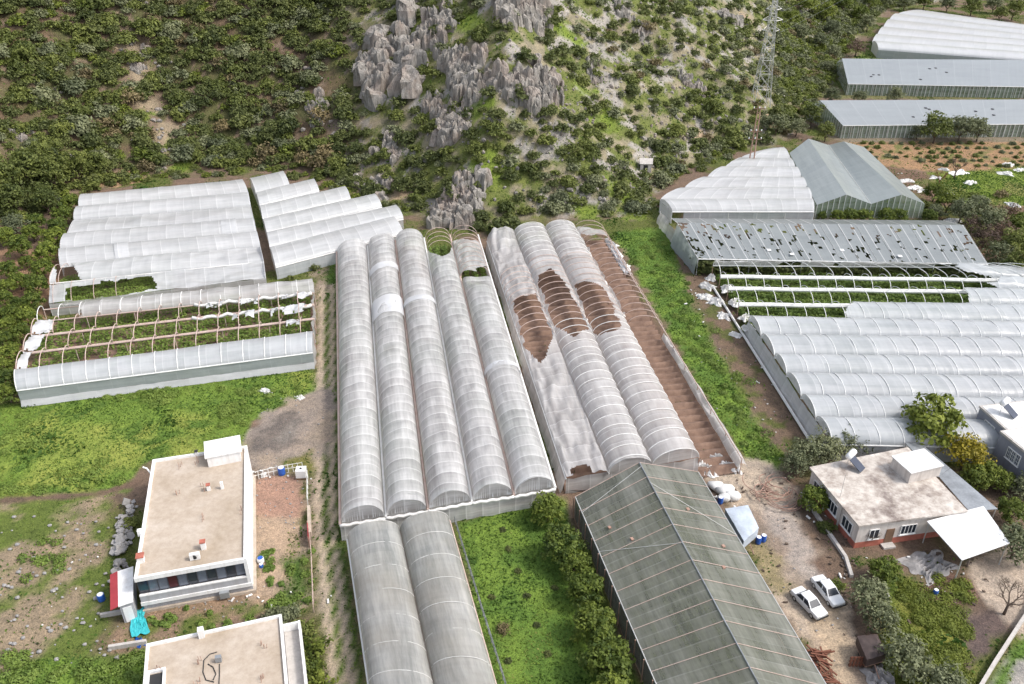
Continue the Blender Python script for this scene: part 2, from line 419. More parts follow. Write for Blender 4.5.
# ------------------------------------------------------------------ foliage meshes
def leaf_quads(pts, nrm, size, jit=.7, asp=.55, r=rng):
    n = len(pts)
    N = nrm+r.normal(0, jit, (n, 3)); N /= np.linalg.norm(N, axis=1)[:, None]+1e-9
    T = np.cross(N, r.normal(0, 1, (n, 3))); T /= np.linalg.norm(T, axis=1)[:, None]+1e-9
    B = np.cross(N, T); s = np.broadcast_to(size, (n,))[:, None]*r.uniform(.7, 1.3, (n, 1))
    V = np.stack([pts+T*s, pts+B*s*asp+N*s*.12, pts-T*s, pts-B*s*asp+N*s*.12], 1).reshape(-1, 3)
    return V, np.arange(n*4).reshape(n, 4)
def crown_arrays(K, nl, rx=1, rz=.85, zc=.9, leaf=.09, rc=.30, dome=False, lump=.18, loose=0.0, seed=0):
    r = np.random.default_rng(seed)
    d = r.normal(0, 1, (K, 3)); d /= np.linalg.norm(d, axis=1)[:, None]
    d[:, 2] = np.abs(d[:, 2])*1.0 if dome else np.where(d[:, 2] < -.55, -d[:, 2], d[:, 2])
    lm = 1+lump*r.normal(0, 1, (K, 1))
    rad = r.uniform(.55, 1, (K, 1))**.5*(1-rc*.7)
    C = d*rad*lm*np.array([rx, rx, rz])+np.array([0, 0, zc])
    rcl = rc*r.uniform(.65, 1.3, K)
    P_, N_, T_ = [], [], []
    ct = r.uniform(0, 1, K)
    for i in range(K):
        e = r.normal(0, 1, (nl, 3)); e /= np.linalg.norm(e, axis=1)[:, None]
        e[:, 2] = np.where(e[:, 2] < -.3, -e[:, 2], e[:, 2])
        q = r.uniform(.6, 1.0+loose, (nl, 1))
        P_.append(C[i]+e*q*rcl[i]*np.array([1, 1, .8])); N_.append(e+np.array([0, 0, .35]))
        T_.append(np.clip(ct[i]+r.normal(0, .16, nl), 0, 1))
    Pn = np.vstack(P_); Pn[:, 2] = np.maximum(Pn[:, 2], .01)
    V, F = leaf_quads(Pn, np.vstack(N_), leaf, .5, .55, r)
    return V, F, np.concatenate(T_)
def crown_mesh(name, m, **k):
    V, F, T = crown_arrays(**k); me = mesh_np(name, V, F, tone=T); me.materials.append(m); return me
def trunk_mesh(name, h=.8, r=.07, nb=5, reach=.55, seed=0):
    rr = random.Random(seed); mb = MB()
    mb.tube([(0, 0, -.1), (rr.uniform(-.03, .03), rr.uniform(-.03, .03), h*.35), (rr.uniform(-.05, .05), 0, h*.6)], r, 7, r*.7)
    for i in range(nb):
        a = 6.283*i/nb+rr.uniform(-.4, .4); k = reach*rr.uniform(.7, 1.1)
        mb.tube([(0, 0, h*.5), (math.cos(a)*k*.5, math.sin(a)*k*.5, h*.85), (math.cos(a)*k, math.sin(a)*k, h*1.25)], r*.55, 5, r*.15)
    me = mb.mesh(name, smooth=True); me.materials.append(M['bark']); return me
KINDS = dict(
    citrus=[('leaf_citrus', dict(K=80, nl=30, rz=.82, zc=.88, leaf=.085, rc=.27, seed=s)) for s in (1, 2, 3, 4)],
    lime=[('leaf_lime', dict(K=70, nl=28, rz=.85, zc=.95, leaf=.085, rc=.28, lump=.22, seed=s)) for s in (11, 12, 13)],
    tall=[('leaf_mid', dict(K=70, nl=26, rz=1.05, zc=1.05, leaf=.085, rc=.28, lump=.24, loose=.2, seed=s)) for s in (21, 22, 23)],
    olive=[('leaf_olive', dict(K=80, nl=26, rz=.85, zc=.95, leaf=.075, rc=.25, lump=.25, loose=.35, seed=s)) for s in (31, 32, 33)],
    yellow=[('leaf_yellow', dict(K=70, nl=24, rz=.8, zc=.9, leaf=.08, rc=.27, lump=.25, loose=.3, seed=s)) for s in (41,)],
    maroon=[('leaf_maroon', dict(K=60, nl=22, rz=.8, zc=.85, leaf=.07, rc=.26, lump=.25, loose=.4, seed=s)) for s in (51,)],
    s_dark=[('leaf_dark', dict(K=40, nl=30, rz=.95, zc=.12, leaf=.11, rc=.36, dome=True, lump=.22, seed=s)) for s in (61, 62, 63)],
    s_mid=[('leaf_mid', dict(K=40, nl=30, rz=.9, zc=.12, leaf=.11, rc=.36, dome=True, lump=.24, seed=s)) for s in (71, 72, 73)],
    s_olive=[('leaf_olive', dict(K=40, nl=30, rz=.85, zc=.12, leaf=.115, rc=.36, dome=True, lump=.24, loose=.25, seed=s)) for s in (81, 82)],
    s_brown=[('leaf_brown', dict(K=28, nl=20, rz=.75, zc=.1, leaf=.11, rc=.36, dome=True, lump=.26, loose=.4, seed=s)) for s in (91, 92)],
    s_lime=[('leaf_lime', dict(K=30, nl=20, rz=.8, zc=.12, leaf=.11, rc=.36, dome=True, lump=.24, seed=s)) for s in (95, 96)],
)
_proto = {}
def proto(kind, i):
    k = (kind, i % len(KINDS[kind]))
    if k not in _proto:
        m, kw = KINDS[kind][k[1]]
        nm = 'crown' if not kind.startswith('s_') else 'shrub'
        _proto[k] = (crown_mesh(nm, M[m], **kw), trunk_mesh('trunk', seed=k[1]) if nm == 'crown' else None)
    return _proto[k]
_pc = [0]; SCALE = dict(citrus=1.04, olive=1.02, lime=1.12, tall=1.12)
def tree(kind, px, py, rad, label, cat='tree', name='tree', group=None, hs=1.0, world=None, mid=True):
    """tree with its crown centred on the given point of the photo; rad in metres"""
    _pc[0] += 1; i = _pc[0]; rad = rad*SCALE.get(kind, 1.1)
    if world is None:
        z = .85*rad*hs if mid else 0
        p = P(px, py, z); x, y = p
        if hill_d(np.array([x]), np.array([y]))[0] > 1:
            g = G(px, py+ (4 if mid else 0)); x, y = g[0], g[1]
    else: x, y = world
    cm, tm = proto(kind, i)
    zz = gz(x, y)
    if tm is None:
        o = put(name, cm, None, None, (x, y, zz-.1)); tag(o, label, cat, group)
        o.scale = (rad, rad, rad*hs); o.rotation_euler.z = random.uniform(0, 6.28); return o
    t = Thing(name, label, cat, (x, y, zz), group)
    t.o.scale = (rad, rad, rad*hs); t.o.rotation_euler.z = random.uniform(0, 6.28)
    put('trunk', tm, None, t.o); put('crown', cm, None, t.o)
    return t.o

# ------------------------------------------------------------------ ground sheet
def axis(parts):
    o = []
    for a, b, s in parts: o += list(np.arange(a, b-1e-6, s))
    return np.array(o+[parts[-1][1]])
XS = axis([(-3500, -600, 580), (-600, -240, 20), (-240, -100, 2.2), (-100, 112, .62), (112, 300, 2.2), (300, 620, 16), (620, 3500, 480)])
YS = axis([(-3500, -100, 680), (-100, 38, 14), (38, 132, .6), (132, 275, 1.05), (275, 480, 3), (480, 800, 16), (800, 3500, 540)])
GX, GY = np.meshgrid(XS, YS); gx, gy = GX.ravel(), GY.ravel()
HD = hill_d(gx, gy); GZ = terr(gx, gy)
dep = gy*CT-(GZ-CAM_H)*ST; vis = dep > 5
GPX = np.where(vis, 512+FPX*gx/np.where(vis, dep, 1), -9999); GPY = np.where(vis, 342-FPX*(gy*ST+(GZ-CAM_H)*CT)/np.where(vis, dep, 1), 9999)
soil = np.zeros((len(gx), 3)); grassy = np.zeros(len(gx))
N1 = fbm(gx/6., gy/6., 31); N2 = fbm(gx/2.2, gy/2.2, 37); N3 = fbm(gx/17., gy/17., 41)
def lay(mask, c, g=None):
    global soil, grassy
    mask = np.clip(mask, 0, 1)
    c = np.array(c) if not isinstance(c, np.ndarray) or c.ndim == 1 else c
    soil = soil*(1-mask[:, None])+c*mask[:, None]
    if g is not None: grassy = grassy*(1-mask)+g*mask
BROWN, TAN, MUD, WET = (.165, .115, .085), (.40, .32, .245), (.27, .225, .195), (.13, .112, .102)
GRASS, LUSH, YEL, WEED = (.135, .21, .034), (.09, .16, .027), (.24, .275, .058), (.09, .155, .026)
def cmix(a, b, f): return np.array(a)*(1-f[:, None])+np.array(b)*f[:, None]
lay(np.ones(len(gx)), cmix(BROWN, (.10, .115, .03), sstep(.42, .62, N1)), 0)
grassy = sstep(.42, .62, N1)*.6
def region(pxs, c, g=None, w=.5, jag=1.6, strength=1.0, world=False):
    pl = np.array([P(*p) for p in pxs]) if not world else np.array(pxs)
    lo = pl.min(0)-4; hi = pl.max(0)+4
    s = np.nonzero((gx > lo[0]) & (gx < hi[0]) & (gy > lo[1]) & (gy < hi[1]))[0]
    d = dist_line(np.vstack([pl, pl[:1]]), gx[s], gy[s]); d = np.where(inside(pl, gx[s], gy[s]), d, -d)
    d = d+(N2[s]-.5)*jag*2
    m = np.zeros(len(gx)); m[s] = sstep(-w, w, d)*strength
    m = m*(HD < 2)
    lay(m, c, g); return m
def along(pxs, c, width, g=None, jag=.5, strength=1, world=False):
    pl = np.array([P(*p) for p in pxs]) if not world else np.array(pxs)
    d = dist_line(pl, gx, gy)+(N2-.5)*jag*2
    lay(sstep(width/2+.25, width/2-.25, d)*strength, c, g)
gr_mix = cmix(GRASS, YEL, sstep(.46, .68, N1))
gr_mix = np.where((N2 < .36)[:, None], np.array(WEED)[None], gr_mix)
lush_mix = cmix(LUSH, GRASS, sstep(.4, .65, N2))
rough = cmix((.27, .21, .145), (.105, .14, .03), sstep(.44, .56, N1*.6+N2*.4))
region([(-200, 262), (70, 246), (60, 290), (12, 402), (-260, 420)], (.27, .165, .105), .05)
region([(-200, 425), (20, 402), (315, 360), (318, 395), (300, 402), (255, 420), (246, 452), (140, 466), (128, 492), (-200, 520)], gr_mix, 1)
region([(60, 440), (120, 430), (150, 450), (110, 470), (20, 485)], YEL, .7, 2, 3, .6)
region([(-200, 520), (105, 492), (125, 600), (60, 665), (-200, 700)], rough, .35)
along([(-60, 508), (0, 500), (60, 497), (105, 492), (140, 482)], (.14, .095, .07), 1.1, 0)
region([(-260, 685), (0, 668), (146, 648), (155, 740), (-260, 800)], lush_mix, 1)
region([(118, 625), (256, 590), (305, 602), (150, 648), (100, 660)], cmix((.25, .175, .12), (.10, .13, .03), sstep(.45, .58, N2)), .3)
region([(128, 612), (255, 588), (255, 598), (128, 626)], (.27, .185, .125), 0, .4, .8)
region([(248, 476), (304, 474), (308, 612), (250, 600)], (.37, .275, .20), 0)
region([(250, 476), (304, 474), (305, 520), (250, 520)], (.33, .205, .155), 0)
region([(290, 532), (308, 530), (312, 610), (268, 612), (276, 585)], cmix((.06, .11, .02), (.30, .23, .16), sstep(.5, .65, N1)), .8)
region([(314, 270), (338, 262), (342, 540), (362, 740), (322, 740), (308, 600), (304, 470), (316, 400)], cmix((.115, .12, .04), (.25, .2, .15), sstep(.4, .6, N1)), .4)
region([(326, 262), (338, 262), (342, 400), (330, 400)], LUSH, .9)
along([(323, 285), (321, 380), (320, 420), (319, 500), (326, 600), (334, 684), (338, 740)], (.42, .34, .265), 1.0, 0, .12)
along([(332, 285), (332, 380), (332, 420), (332, 500), (341, 600), (351, 684), (356, 740)], (.42, .34, .265), .9, 0, .12)
along([(327, 300), (326.5, 380), (326, 470), (325.5, 520), (333.5, 600), (342.5, 684), (347, 740)], (.10, .15, .03), .55, .8, .2)
along([(338, 300), (338, 420), (340, 545), (352, 620), (366, 720)], (.07, .11, .022), .8, .9, .15)
region([(236, 470), (252, 425), (286, 398), (334, 385), (332, 450), (306, 470), (262, 474)], cmix(MUD, (.30, .24, .185), sstep(.4, .65, N1)), 0)
region([(246, 455), (262, 428), (292, 404), (300, 420), (296, 440), (272, 452)], WET, 0, .5, 2.0, .85)
region([(270, 440), (295, 420), (301, 432), (284, 444)], (.21, .185, .165), 0, .5, 1.0)
region([(282, 460), (312, 450), (316, 470), (284, 472)], (.17, .16, .05), .6)
region([(456, 521), (562, 498), (578, 540), (668, 760), (505, 760)], lush_mix, 1, .4, .5)
region([(615, 232), (668, 226), (690, 290), (708, 335), (742, 400), (785, 462), (776, 470), (742, 462), (690, 370)], lush_mix, 1)
region([(672, 246), (712, 268), (770, 365), (845, 446), (800, 452), (772, 428), (728, 358), (692, 292)], cmix((.15, .105, .075), (.09, .10, .03), sstep(.56, .68, N2)), .05)
along([(600, 232), (655, 330), (742, 462)], (.13, .085, .06), 1.6, 0)
region([(705, 470), (760, 455), (810, 500), (880, 620), (890, 760), (836, 760), (815, 660), (760, 570)], cmix((.42, .345, .275), (.25, .195, .155), sstep(.42, .6, N1)), 0)
region([(762, 505), (785, 505), (818, 560), (846, 590), (838, 600), (800, 575)], (.36, .32, .295), 0, .5, 1.2, .7)
region([(810, 612), (838, 605), (858, 650), (850, 684), (828, 684)], (.45, .35, .25), 0, .6, 1.2, .9)
region([(738, 540), (765, 540), (790, 585), (775, 590)], (.24, .20, .10), .3, .6, 1.4, .8)
region([(806, 560), (850, 555), (872, 595), (846, 600)], (.15, .10, .075), 0, .6, 1.6)
region([(800, 490), (850, 560), (890, 560), (930, 640), (880, 690), (850, 610), (800, 510)], (.135, .095, .07), .1)
region([(880, 565), (930, 590), (968, 600), (960, 630), (975, 690), (995, 760), (900, 760), (880, 640)], cmix((.08, .12, .02), (.16, .17, .035), sstep(.4, .6, N1)), 1)
region([(930, 560), (972, 575), (985, 590), (970, 605), (925, 595)], (.14, .085, .065), 0)
region([(962, 618), (1000, 612), (1012, 625), (992, 655), (966, 660)], (.12, .088, .08), .05)
region([(966, 562), (1010, 545), (1120, 545), (1120, 600), (1024, 640), (978, 592)], (.40, .33, .27), 0, .3, .4)
region([(985, 690), (1010, 655), (1120, 560), (1160, 700), (1000, 760)], (.30, .28, .26), 0, .3, .3)
along([(992, 700), (1012, 660), (1060, 612)], LUSH, 1.0, 1)
region([(845, 142), (1200, 132), (1200, 166), (935, 172), (880, 166)], cmix((.30, .185, .105), (.15, .15, .05), sstep(.55, .68, N2)), .2)
region([(925, 172), (1200, 160), (1200, 208), (960, 205)], cmix((.15, .205, .03), (.2, .2, .06), sstep(.45, .6, N1)), 1)
region([(880, 165), (925, 172), (960, 205), (1200, 208), (1200, 262), (990, 262), (925, 215)], cmix((.16, .10, .07), (.12, .125, .04), sstep(.45, .6, N1)), .4)
region([(815, 130), (1200, 128), (1200, 142), (845, 142)], (.20, .165, .12), .1)
region([(840, 92), (1200, 90), (1200, 98), (835, 99)], (.16, .15, .07), .4)
region([(872, 46), (920, 56), (1200, 62), (1200, 66), (850, 60)], (.16, .20, .05), .5)
# the hillside
hm = sstep(-1, 3, HD+(N2-.5)*3)
left = sstep(420, 300, GPX+60*(N3-.5))
hl = cmix((.115, .080, .052), (.085, .085, .035), sstep(.4, .62, N1)); hl = np.where((N2 > .63)[:, None], np.array((.17, .125, .09))[None], hl)
hr = cmix((.115, .135, .036), (.24, .21, .145), sstep(.44, .6, N2*.55+N1*.45)); hr = np.where((fbm(gx/3.1, gy/3.1, 63) > .60)[:, None], np.array((.30, .28, .255))[None], hr); hr = np.where((N3 > .60)[:, None], cmix((.125, .145, .04), (.215, .19, .13), sstep(.48, .62, N2)), hr)
lay(hm, hl*left[:, None]+hr*(1-left[:, None]), None)
grassy = np.where(HD > 0, hm*((1-left)*sstep(.62, .42, N2*.55+N1*.45)*.9+left*.15), grassy)
def blob(px, py, rad, c, g=None, st=.9):
    q = G(px, py); d = np.sqrt((gx-q[0])**2+(gy-q[1])**2+(GZ-q[2])**2)+(N2-.5)*rad*1.5
    lay(sstep(rad, rad*.55, d)*st*(HD > -1), c, g)
for a in [(165, 130, 4), (150, 105, 4), (170, 152, 5), (155, 165, 4), (140, 75, 5), (128, 45, 4), (120, 20, 4)]: blob(*a, (.27, .215, .15), .1)
for a in [(120, 182, 5), (135, 180, 4)]: blob(*a, (.36, .23, .14), 0)
for a in [(172, 150, 2.5), (180, 168, 3), (145, 115, 2.5), (560, 28, 5), (575, 40, 4), (480, 108, 4), (585, 90, 4), (600, 120, 5), (490, 165, 5), (625, 195, 5), (640, 212, 6), (590, 217, 4), (470, 25, 4)]: blob(*a, (.15, .205, .03), 1)
for a in [(745, 18, 4), (700, 135, 4), (770, 120, 4), (735, 140, 3), (400, 190, 4), (350, 190, 4), (650, 180, 3)]: blob(*a, (.36, .265, .185), 0)
n0 = len(XS); ii = np.arange((len(YS)-1)*(n0-1)); rr_, cc_ = ii//(n0-1), ii % (n0-1); b0 = rr_*n0+cc_
GF = np.stack([b0, b0+1, b0+n0+1, b0+n0], 1)
gm = mesh_np('ground', np.stack([gx, gy, GZ], 1), GF, colr=soil, smooth=True)
tag(put('ground', gm, M['ground']), None, None, kind='structure')

# grass and weeds standing on the ground
def ground_at(x, y):
    return terr(x, y)
def grass_object(name, label, sel, n, size, tone0, mat, jag=.3):
    w = sel.copy(); w[(GPX < -30) | (GPX > 1054) | (GPY < -10) | (GPY > 715)] = 0
    # weight by cell area so that density is even on the ground
    ax = np.gradient(XS); ay = np.gradient(YS); A = (ay[:, None]*ax[None, :]).ravel()
    w = w*A; idx = rng.choice(len(w), n, p=w/w.sum())
    x = gx[idx]+rng.uniform(-.5, .5, n)*np.tile(ax, len(YS))[idx]; y = gy[idx]+rng.uniform(-.5, .5, n)*np.repeat(ay, len(XS))[idx]
    z = ground_at(x, y)
    tn = np.clip(tone0+(fbm(x/5., y/5., 77)-.5)*1.3+rng.normal(0, .13, n), 0, 1)
    s = size*(rng.uniform(.6, 1.4, n))*(1.3-.6*tn)
    pts = np.stack([x, y, z+s*.35], 1)
    nr = rng.normal(0, 1, (n, 3)); nr[:, 2] = np.abs(nr[:, 2])*.6+.2
    V, F = leaf_quads(pts, nr, s, .4, .5)
    o = put(name, mesh_np(name, V, F, tone=tn), mat); tag(o, label, name.replace('_', ' '), kind='stuff'); return o
grass_object('grass', 'short green grass and weeds growing over the open plots', grassy**1.5*(HD < 0), 150000, .135, .52, M['tuft'])
grass_object('hillside_grass', 'bright tufts of grass between rocks on the hillside', grassy*(HD > 0), 30000, .26, .66, M['tuft'])
weedm = sstep(.60, .70, fbm(gx/5., gy/5., 55))*grassy*(HD < -1)
grass_object('weeds', 'clumps of darker broadleaf weeds scattered in the grass', weedm+1e-9, 14000, .22, .25, M['tuft'])
# ------------------------------------------------------------------ hillside rocks
def blade(mb, x, y, z, r, h, lean, seed):
    """one fluted limestone rib: grooved sides, broken top"""
    rr = random.Random(seed); n = 11; o = len(mb.v); prof = [0, .3, .6, .82, .93, 1.0]; rings = len(prof)
    groove = [rr.choice((.5, .68, .9, 1.12, 1.28)) for _ in range(n)]; top = [rr.uniform(-.38, .14) for _ in range(n)]
    asp = rr.uniform(.55, 1.0); rot = rr.uniform(-.7, .7); skx, sky = rr.uniform(-.35, .35)*r, rr.uniform(-.2, .3)*r
    for k, t in enumerate(prof):
        w = (1.06, 1.0, .96, .92, .82, .5)[k]
        for j in range(n):
            a = 6.283*j/n; q = r*groove[j]*w*(1+.22*mnoise.noise(Vector((seed+j*2.3, t*5, 0))))
            lx, ly = q*math.cos(a)+skx*t, q*math.sin(a)*asp+sky*t
            mb.v.append((x+lx*math.cos(rot)-ly*math.sin(rot)+lean[0]*t*h, y+lx*math.sin(rot)+ly*math.cos(rot)+lean[1]*t*h,
                         z-1.6+(h+1.6)*t*(1+(top[j] if k >= 3 else 0)*min(1, 1.6/h+.3))))
    for k in range(rings-1):
        for j in range(n): mb.f.append((o+k*n+j, o+k*n+(j+1) % n, o+(k+1)*n+(j+1) % n, o+(k+1)*n+j))
    mb.f.append(tuple(o+(rings-1)*n+j for j in range(n)))
ROCKY = []
def outcrop(poly, count, r, h, label, seed=0, name='rock_outcrop'):
    rr = random.Random(seed); mb = MB(); xs = [p[0] for p in poly]; ys = [p[1] for p in poly]; A = np.array(poly, float)
    k = 0; base = None; tries = 0; done = []
    while k < count and tries < count*60:
        tries += 1; px = rr.uniform(min(xs), max(xs)); py = rr.uniform(min(ys), max(ys))
        if not inside(A, np.array([px]), np.array([py]))[0]: continue
        g = G(px, py+3)
        if k and min(math.hypot(q[0]-g[0], q[1]-g[1]) for q in done) > 2.7*r: continue
        done.append(g); s = rr.uniform(.75, 1.6); hh = h*rr.uniform(.55, 1.05)
        blade(mb, g[0], g[1], g[2], r*s*1.15, hh*.78, (rr.uniform(-.08, .08), rr.uniform(-.02, .18)), seed*100+k)
        if k == 0: base = g
        k += 1
    ROCKY.append(A)
    return solo(name, label, 'rock', mb, M['limestone'], base)
outcrop([(366, 22), (412, 12), (418, 60), (414, 92), (372, 102), (366, 60)], 34, 2.0, 5.5, 'tall broad grey rock slab highest on the left of the cliffs', 1)
outcrop([(362, 62), (374, 60), (378, 112), (366, 116)], 12, .9, 5.0, 'thin pointed rock blade along the lower left edge of the tall slab', 2)
outcrop([(416, 8), (448, 10), (454, 54), (432, 64), (418, 44)], 34, 1.0, 4.2, 'narrow fluted grey rock just right of the tall broad slab', 3)
outcrop([(446, 56), (516, 48), (518, 98), (470, 108), (446, 86)], 66, 1.05, 4.0, 'jagged grey rock wall at the middle of the cliff band', 4)
outcrop([(508, 74), (548, 58), (578, 64), (576, 100), (530, 110), (508, 100)], 60, 1.05, 4.0, 'jagged grey rock wall at the right end of the cliff band', 5)
outcrop([(410, 94), (454, 92), (468, 132), (446, 144), (420, 124)], 44, .95, 3.2, 'broken pale rock face directly under the cliff band', 6)
outcrop([(486, -6), (560, -8), (588, 20), (586, 46), (540, 42), (500, 30)], 66, 1.1, 4.0, 'long dark crag along the top edge above the cliff band', 7)
outcrop([(436, 172), (462, 164), (496, 190), (500, 218), (468, 226), (428, 224)], 62, 1.0, 3.6, 'big fluted pale cliff at the foot of the hill behind the long tunnels', 8)
outcrop([(342, 178), (372, 172), (410, 186), (418, 208), (372, 196)], 30, .8, 1.9, 'tan and white rocks behind the staircase shaped greenhouse', 9)
outcrop([(372, 130), (396, 128), (408, 160), (388, 172), (374, 158)], 16, .8, 2.0, 'small rock face among bushes left of the pale fluted cliff', 10)
outcrop([(296, 62), (330, 70), (338, 118), (318, 138), (300, 100)], 22, .7, 2.2, 'scattered whitish rocks on the left slope beside the tall slab', 11)
outcrop([(126, 36), (148, 34), (152, 66), (134, 70)], 14, .8, 1.8, 'bare grey rocks at the top of the ravine on the left slope', 12)
outcrop([(712, -4), (752, -6), (764, 18), (742, 26), (722, 14)], 16, 1.2, 2.6, 'tan rock shelf on the skyline left of the steel pylon', 13)
outcrop([(612, -6), (632, -6), (636, 18), (618, 16)], 10, .8, 2.4, 'short dark crag on the top edge right of the long crag', 14)
outcrop([(628, 22), (646, 20), (650, 52), (634, 50)], 12, .7, 2.2, 'slim upright rock on the grassy slope right of the cliffs', 15)
outcrop([(584, 60), (604, 60), (612, 92), (592, 98)], 12, .7, 1.8, 'low rocks in bright grass right of the cliff band', 16)
outcrop([(664, 40), (692, 52), (706, 90), (684, 84)], 12, .7, 1.6, 'low pale rocks halfway up the slope left of the pylon', 17)
outcrop([(10, 118), (32, 112), (36, 134), (14, 140)], 8, .8, 1.4, 'low brown rocks on the far left slope', 18)
# loose stones
mb = MB(); k = 0
while k < 1000:
    px, py = random.uniform(415, 790), random.uniform(-5, 215)
    if random.random() > (.9 if 560 < px < 740 and 40 < py < 190 else .4): continue
    g = G(px, py)
    if hill_d(g[:1], g[1:2])[0] < 2: continue
    if inside(np.array([(640, 0), (760, 0), (760, 160), (640, 210)], float), np.array([px]), np.array([py]))[0] or fbm(np.array([g[0]/8]), np.array([g[1]/8]), 8)[0] > .45:
        s = random.uniform(.16, .5)*random.uniform(.5, 1.4)
        mb.blob((g[0], g[1], g[2]+s*.1), (s*random.uniform(.7, 1.3), s*random.uniform(.7, 1.2), s*random.uniform(.6, 1.4)), k, 1, .5); k += 1
for i in range(120):
    px, py = random.choice([(165, 140), (145, 80), (128, 40), (310, 90), (330, 160), (60, 110)]); px += random.gauss(0, 12); py += random.gauss(0, 22)
    g = G(px, py); s = random.uniform(.25, .8)
    if hill_d(g[:1], g[1:2])[0] < 2: continue
    mb.blob((g[0], g[1], g[2]+.1), (s, s*.8, s*.7), i+700, 1, .5)
tag(put('loose_stones', mb.mesh('loose_stones'), M['limestone']), 'pale loose stones strewn over the hillside', 'stones', kind='stuff')

# ------------------------------------------------------------------ hillside shrubs
def density(px, py, d):
    """share of hillside ground under bushes; and what grows there"""
    if px < 345: return .97, [('s_dark', 6), ('s_mid', 5), ('s_olive', 2.4), ('s_brown', 1.1), ('s_lime', .6)]
    if px < 430: return (.85 if py > 100 or py < 12 else .45), [('s_dark', 6), ('s_mid', 4), ('s_olive', 2)]
    if px < 600: return (.8 if 105 < py < 225 else .5), [('s_dark', 6), ('s_mid', 5), ('s_olive', 1.5)]
    if px < 775: return (.85 if py > 140 else .62), [('s_dark', 5), ('s_mid', 3), ('s_olive', 4), ('s_brown', .6)]
    return .92, [('s_mid', 4), ('s_lime', 3), ('s_olive', 4), ('s_dark', 2), ('s_brown', 1)]
cand = []; cell = {}
def clear(x, y, r, k=.78):
    cx, cy = int(x//4), int(y//4)
    for i in (-1, 0, 1):
        for j in (-1, 0, 1):
            for (a, b, c) in cell.get((cx+i, cy+j), ()):
                if (a-x)**2+(b-y)**2 < (k*(r+c))**2: return False
    return True
bare = [G(*p)[:2] for p in [(168, 150), (160, 130), (150, 105), (142, 78), (130, 46), (122, 18), (172, 168), (120, 182), (136, 180)]]
NT_ = 34000
xs_ = rng.uniform(-135, 190, NT_); ys_ = rng.uniform(120, 430, NT_)
dd_ = hill_d(xs_, ys_); zz_ = terr(xs_, ys_)
for x, y, d, z in zip(xs_, ys_, dd_, zz_):
    if d < 1.6: continue
    px, py = Q(x, y, z)
    if not (-25 < px < 1045 and -14 < py < 300): continue
    g_ = G(px, py)
    if math.hypot(g_[0]-x, g_[1]-y) > 7: continue          # hidden behind a rise
    if any((px > q[:, 0].min()-2) and (px < q[:, 0].max()+2) and (py > q[:, 1].min()) and (py < q[:, 1].max()+4) and random.random() < .66 for q in ROCKY): continue
    if min(math.hypot(b[0]-x, b[1]-y) for b in bare) < 3.2 and random.random() < .8: continue
    if abs(px-642) < 12 and abs(py-165) < 12: continue
    den, kinds = density(px, py, d)
    if random.random() > den: continue
    r = random.uniform(.85, 1.5)*random.choice((1, 1, 1.25, 1.5)) * (1.5 if px < 345 else 1.2)
    if d > 60: r *= 1.15
    if not clear(x, y, r, .36 if den > .9 else (.56 if den > .7 else .72)): continue
    cell.setdefault((int(x//4), int(y//4)), []).append((x, y, r))
    kn = random.choices([k for k, _ in kinds], [w for _, w in kinds])[0]
    cand.append((r*FPX/math.hypot(y, 66), x, y, z, r, kn, px, py))
def pathpts(a, b, n, j):
    return [(a[0]+(b[0]-a[0])*t+random.gauss(0, 3), a[1]+(b[1]-a[1])*t+random.uniform(-j, j)) for t in [random.random() for _ in range(n)]]
edge = pathpts((88, 183), (244, 170), 46, 5)+pathpts((262, 168), (345, 192), 26, 4)+pathpts((345, 192), (410, 212), 14, 3)+pathpts((600, 214), (655, 205), 14, 5)+pathpts((660, 182), (735, 152), 26, 5)+pathpts((640, 215), (660, 200), 8, 4)+pathpts((700, 160), (760, 142), 12, 4)
for px, py in edge:
    g_ = G(px, py); r = random.uniform(.7, 1.35); cand.append((1, g_[0], g_[1], g_[2], r, random.choice(('s_mid', 's_dark', 's_olive', 's_lime', 's_mid')), px, py))
cand.sort(key=lambda c: -c[0])
print('shrub candidates', len(cand))
LAND = [('the ravine on the left slope', 152, 100), ('the top left corner', 10, 5), ('the far left slope rocks', 22, 125), ('the tall broad rock slab', 390, 60), ('the jagged cliff band', 515, 82), ('the pale fluted cliff', 465, 195), ('the top crag', 535, 10),
        ('the upper left greenhouse', 165, 185), ('the staircase shaped greenhouse', 320, 180), ('the whitish rocks on the left slope', 315, 95), ('the hillside hut', 645, 166), ('the steel pylon', 766, 70), ('the wooden pole', 750, 140),
        ('the slim upright rock', 638, 38), ('the low rocks by the cliffs', 598, 80), ('the pale rocks halfway up', 686, 66), ('the far white tunnels', 872, 30), ('the grey gabled greenhouse', 800, 130), ('the torn brown tunnels', 560, 215)]
TONE = dict(s_dark='dark green', s_mid='mid green', s_olive='grey-green', s_brown='brownish', s_lime='yellow-green')
NIND = 270
buckets = {}
for c in cand[:NIND]:
    px, py = c[6], c[7]; nm, lx, ly = min(LAND, key=lambda l: math.hypot(l[1]-px, (l[2]-py)*1.2))
    dx, dy = px-lx, py-ly
    rel = ('right of' if dx > 0 else 'left of') if abs(dx) > abs(dy) else ('below' if dy > 0 else 'above')
    size = 'large' if c[4] > 1.9 else ('small' if c[4] < 1.35 else 'rounded')
    buckets.setdefault((TONE[c[5]], size, rel, nm), []).append((math.hypot(dx, dy), c))
ORD = ['', 'second', 'third', 'fourth', 'fifth', 'sixth', 'seventh', 'eighth', 'ninth', 'tenth', 'eleventh', 'twelfth', 'thirteenth', 'fourteenth', 'fifteenth']
k = 0
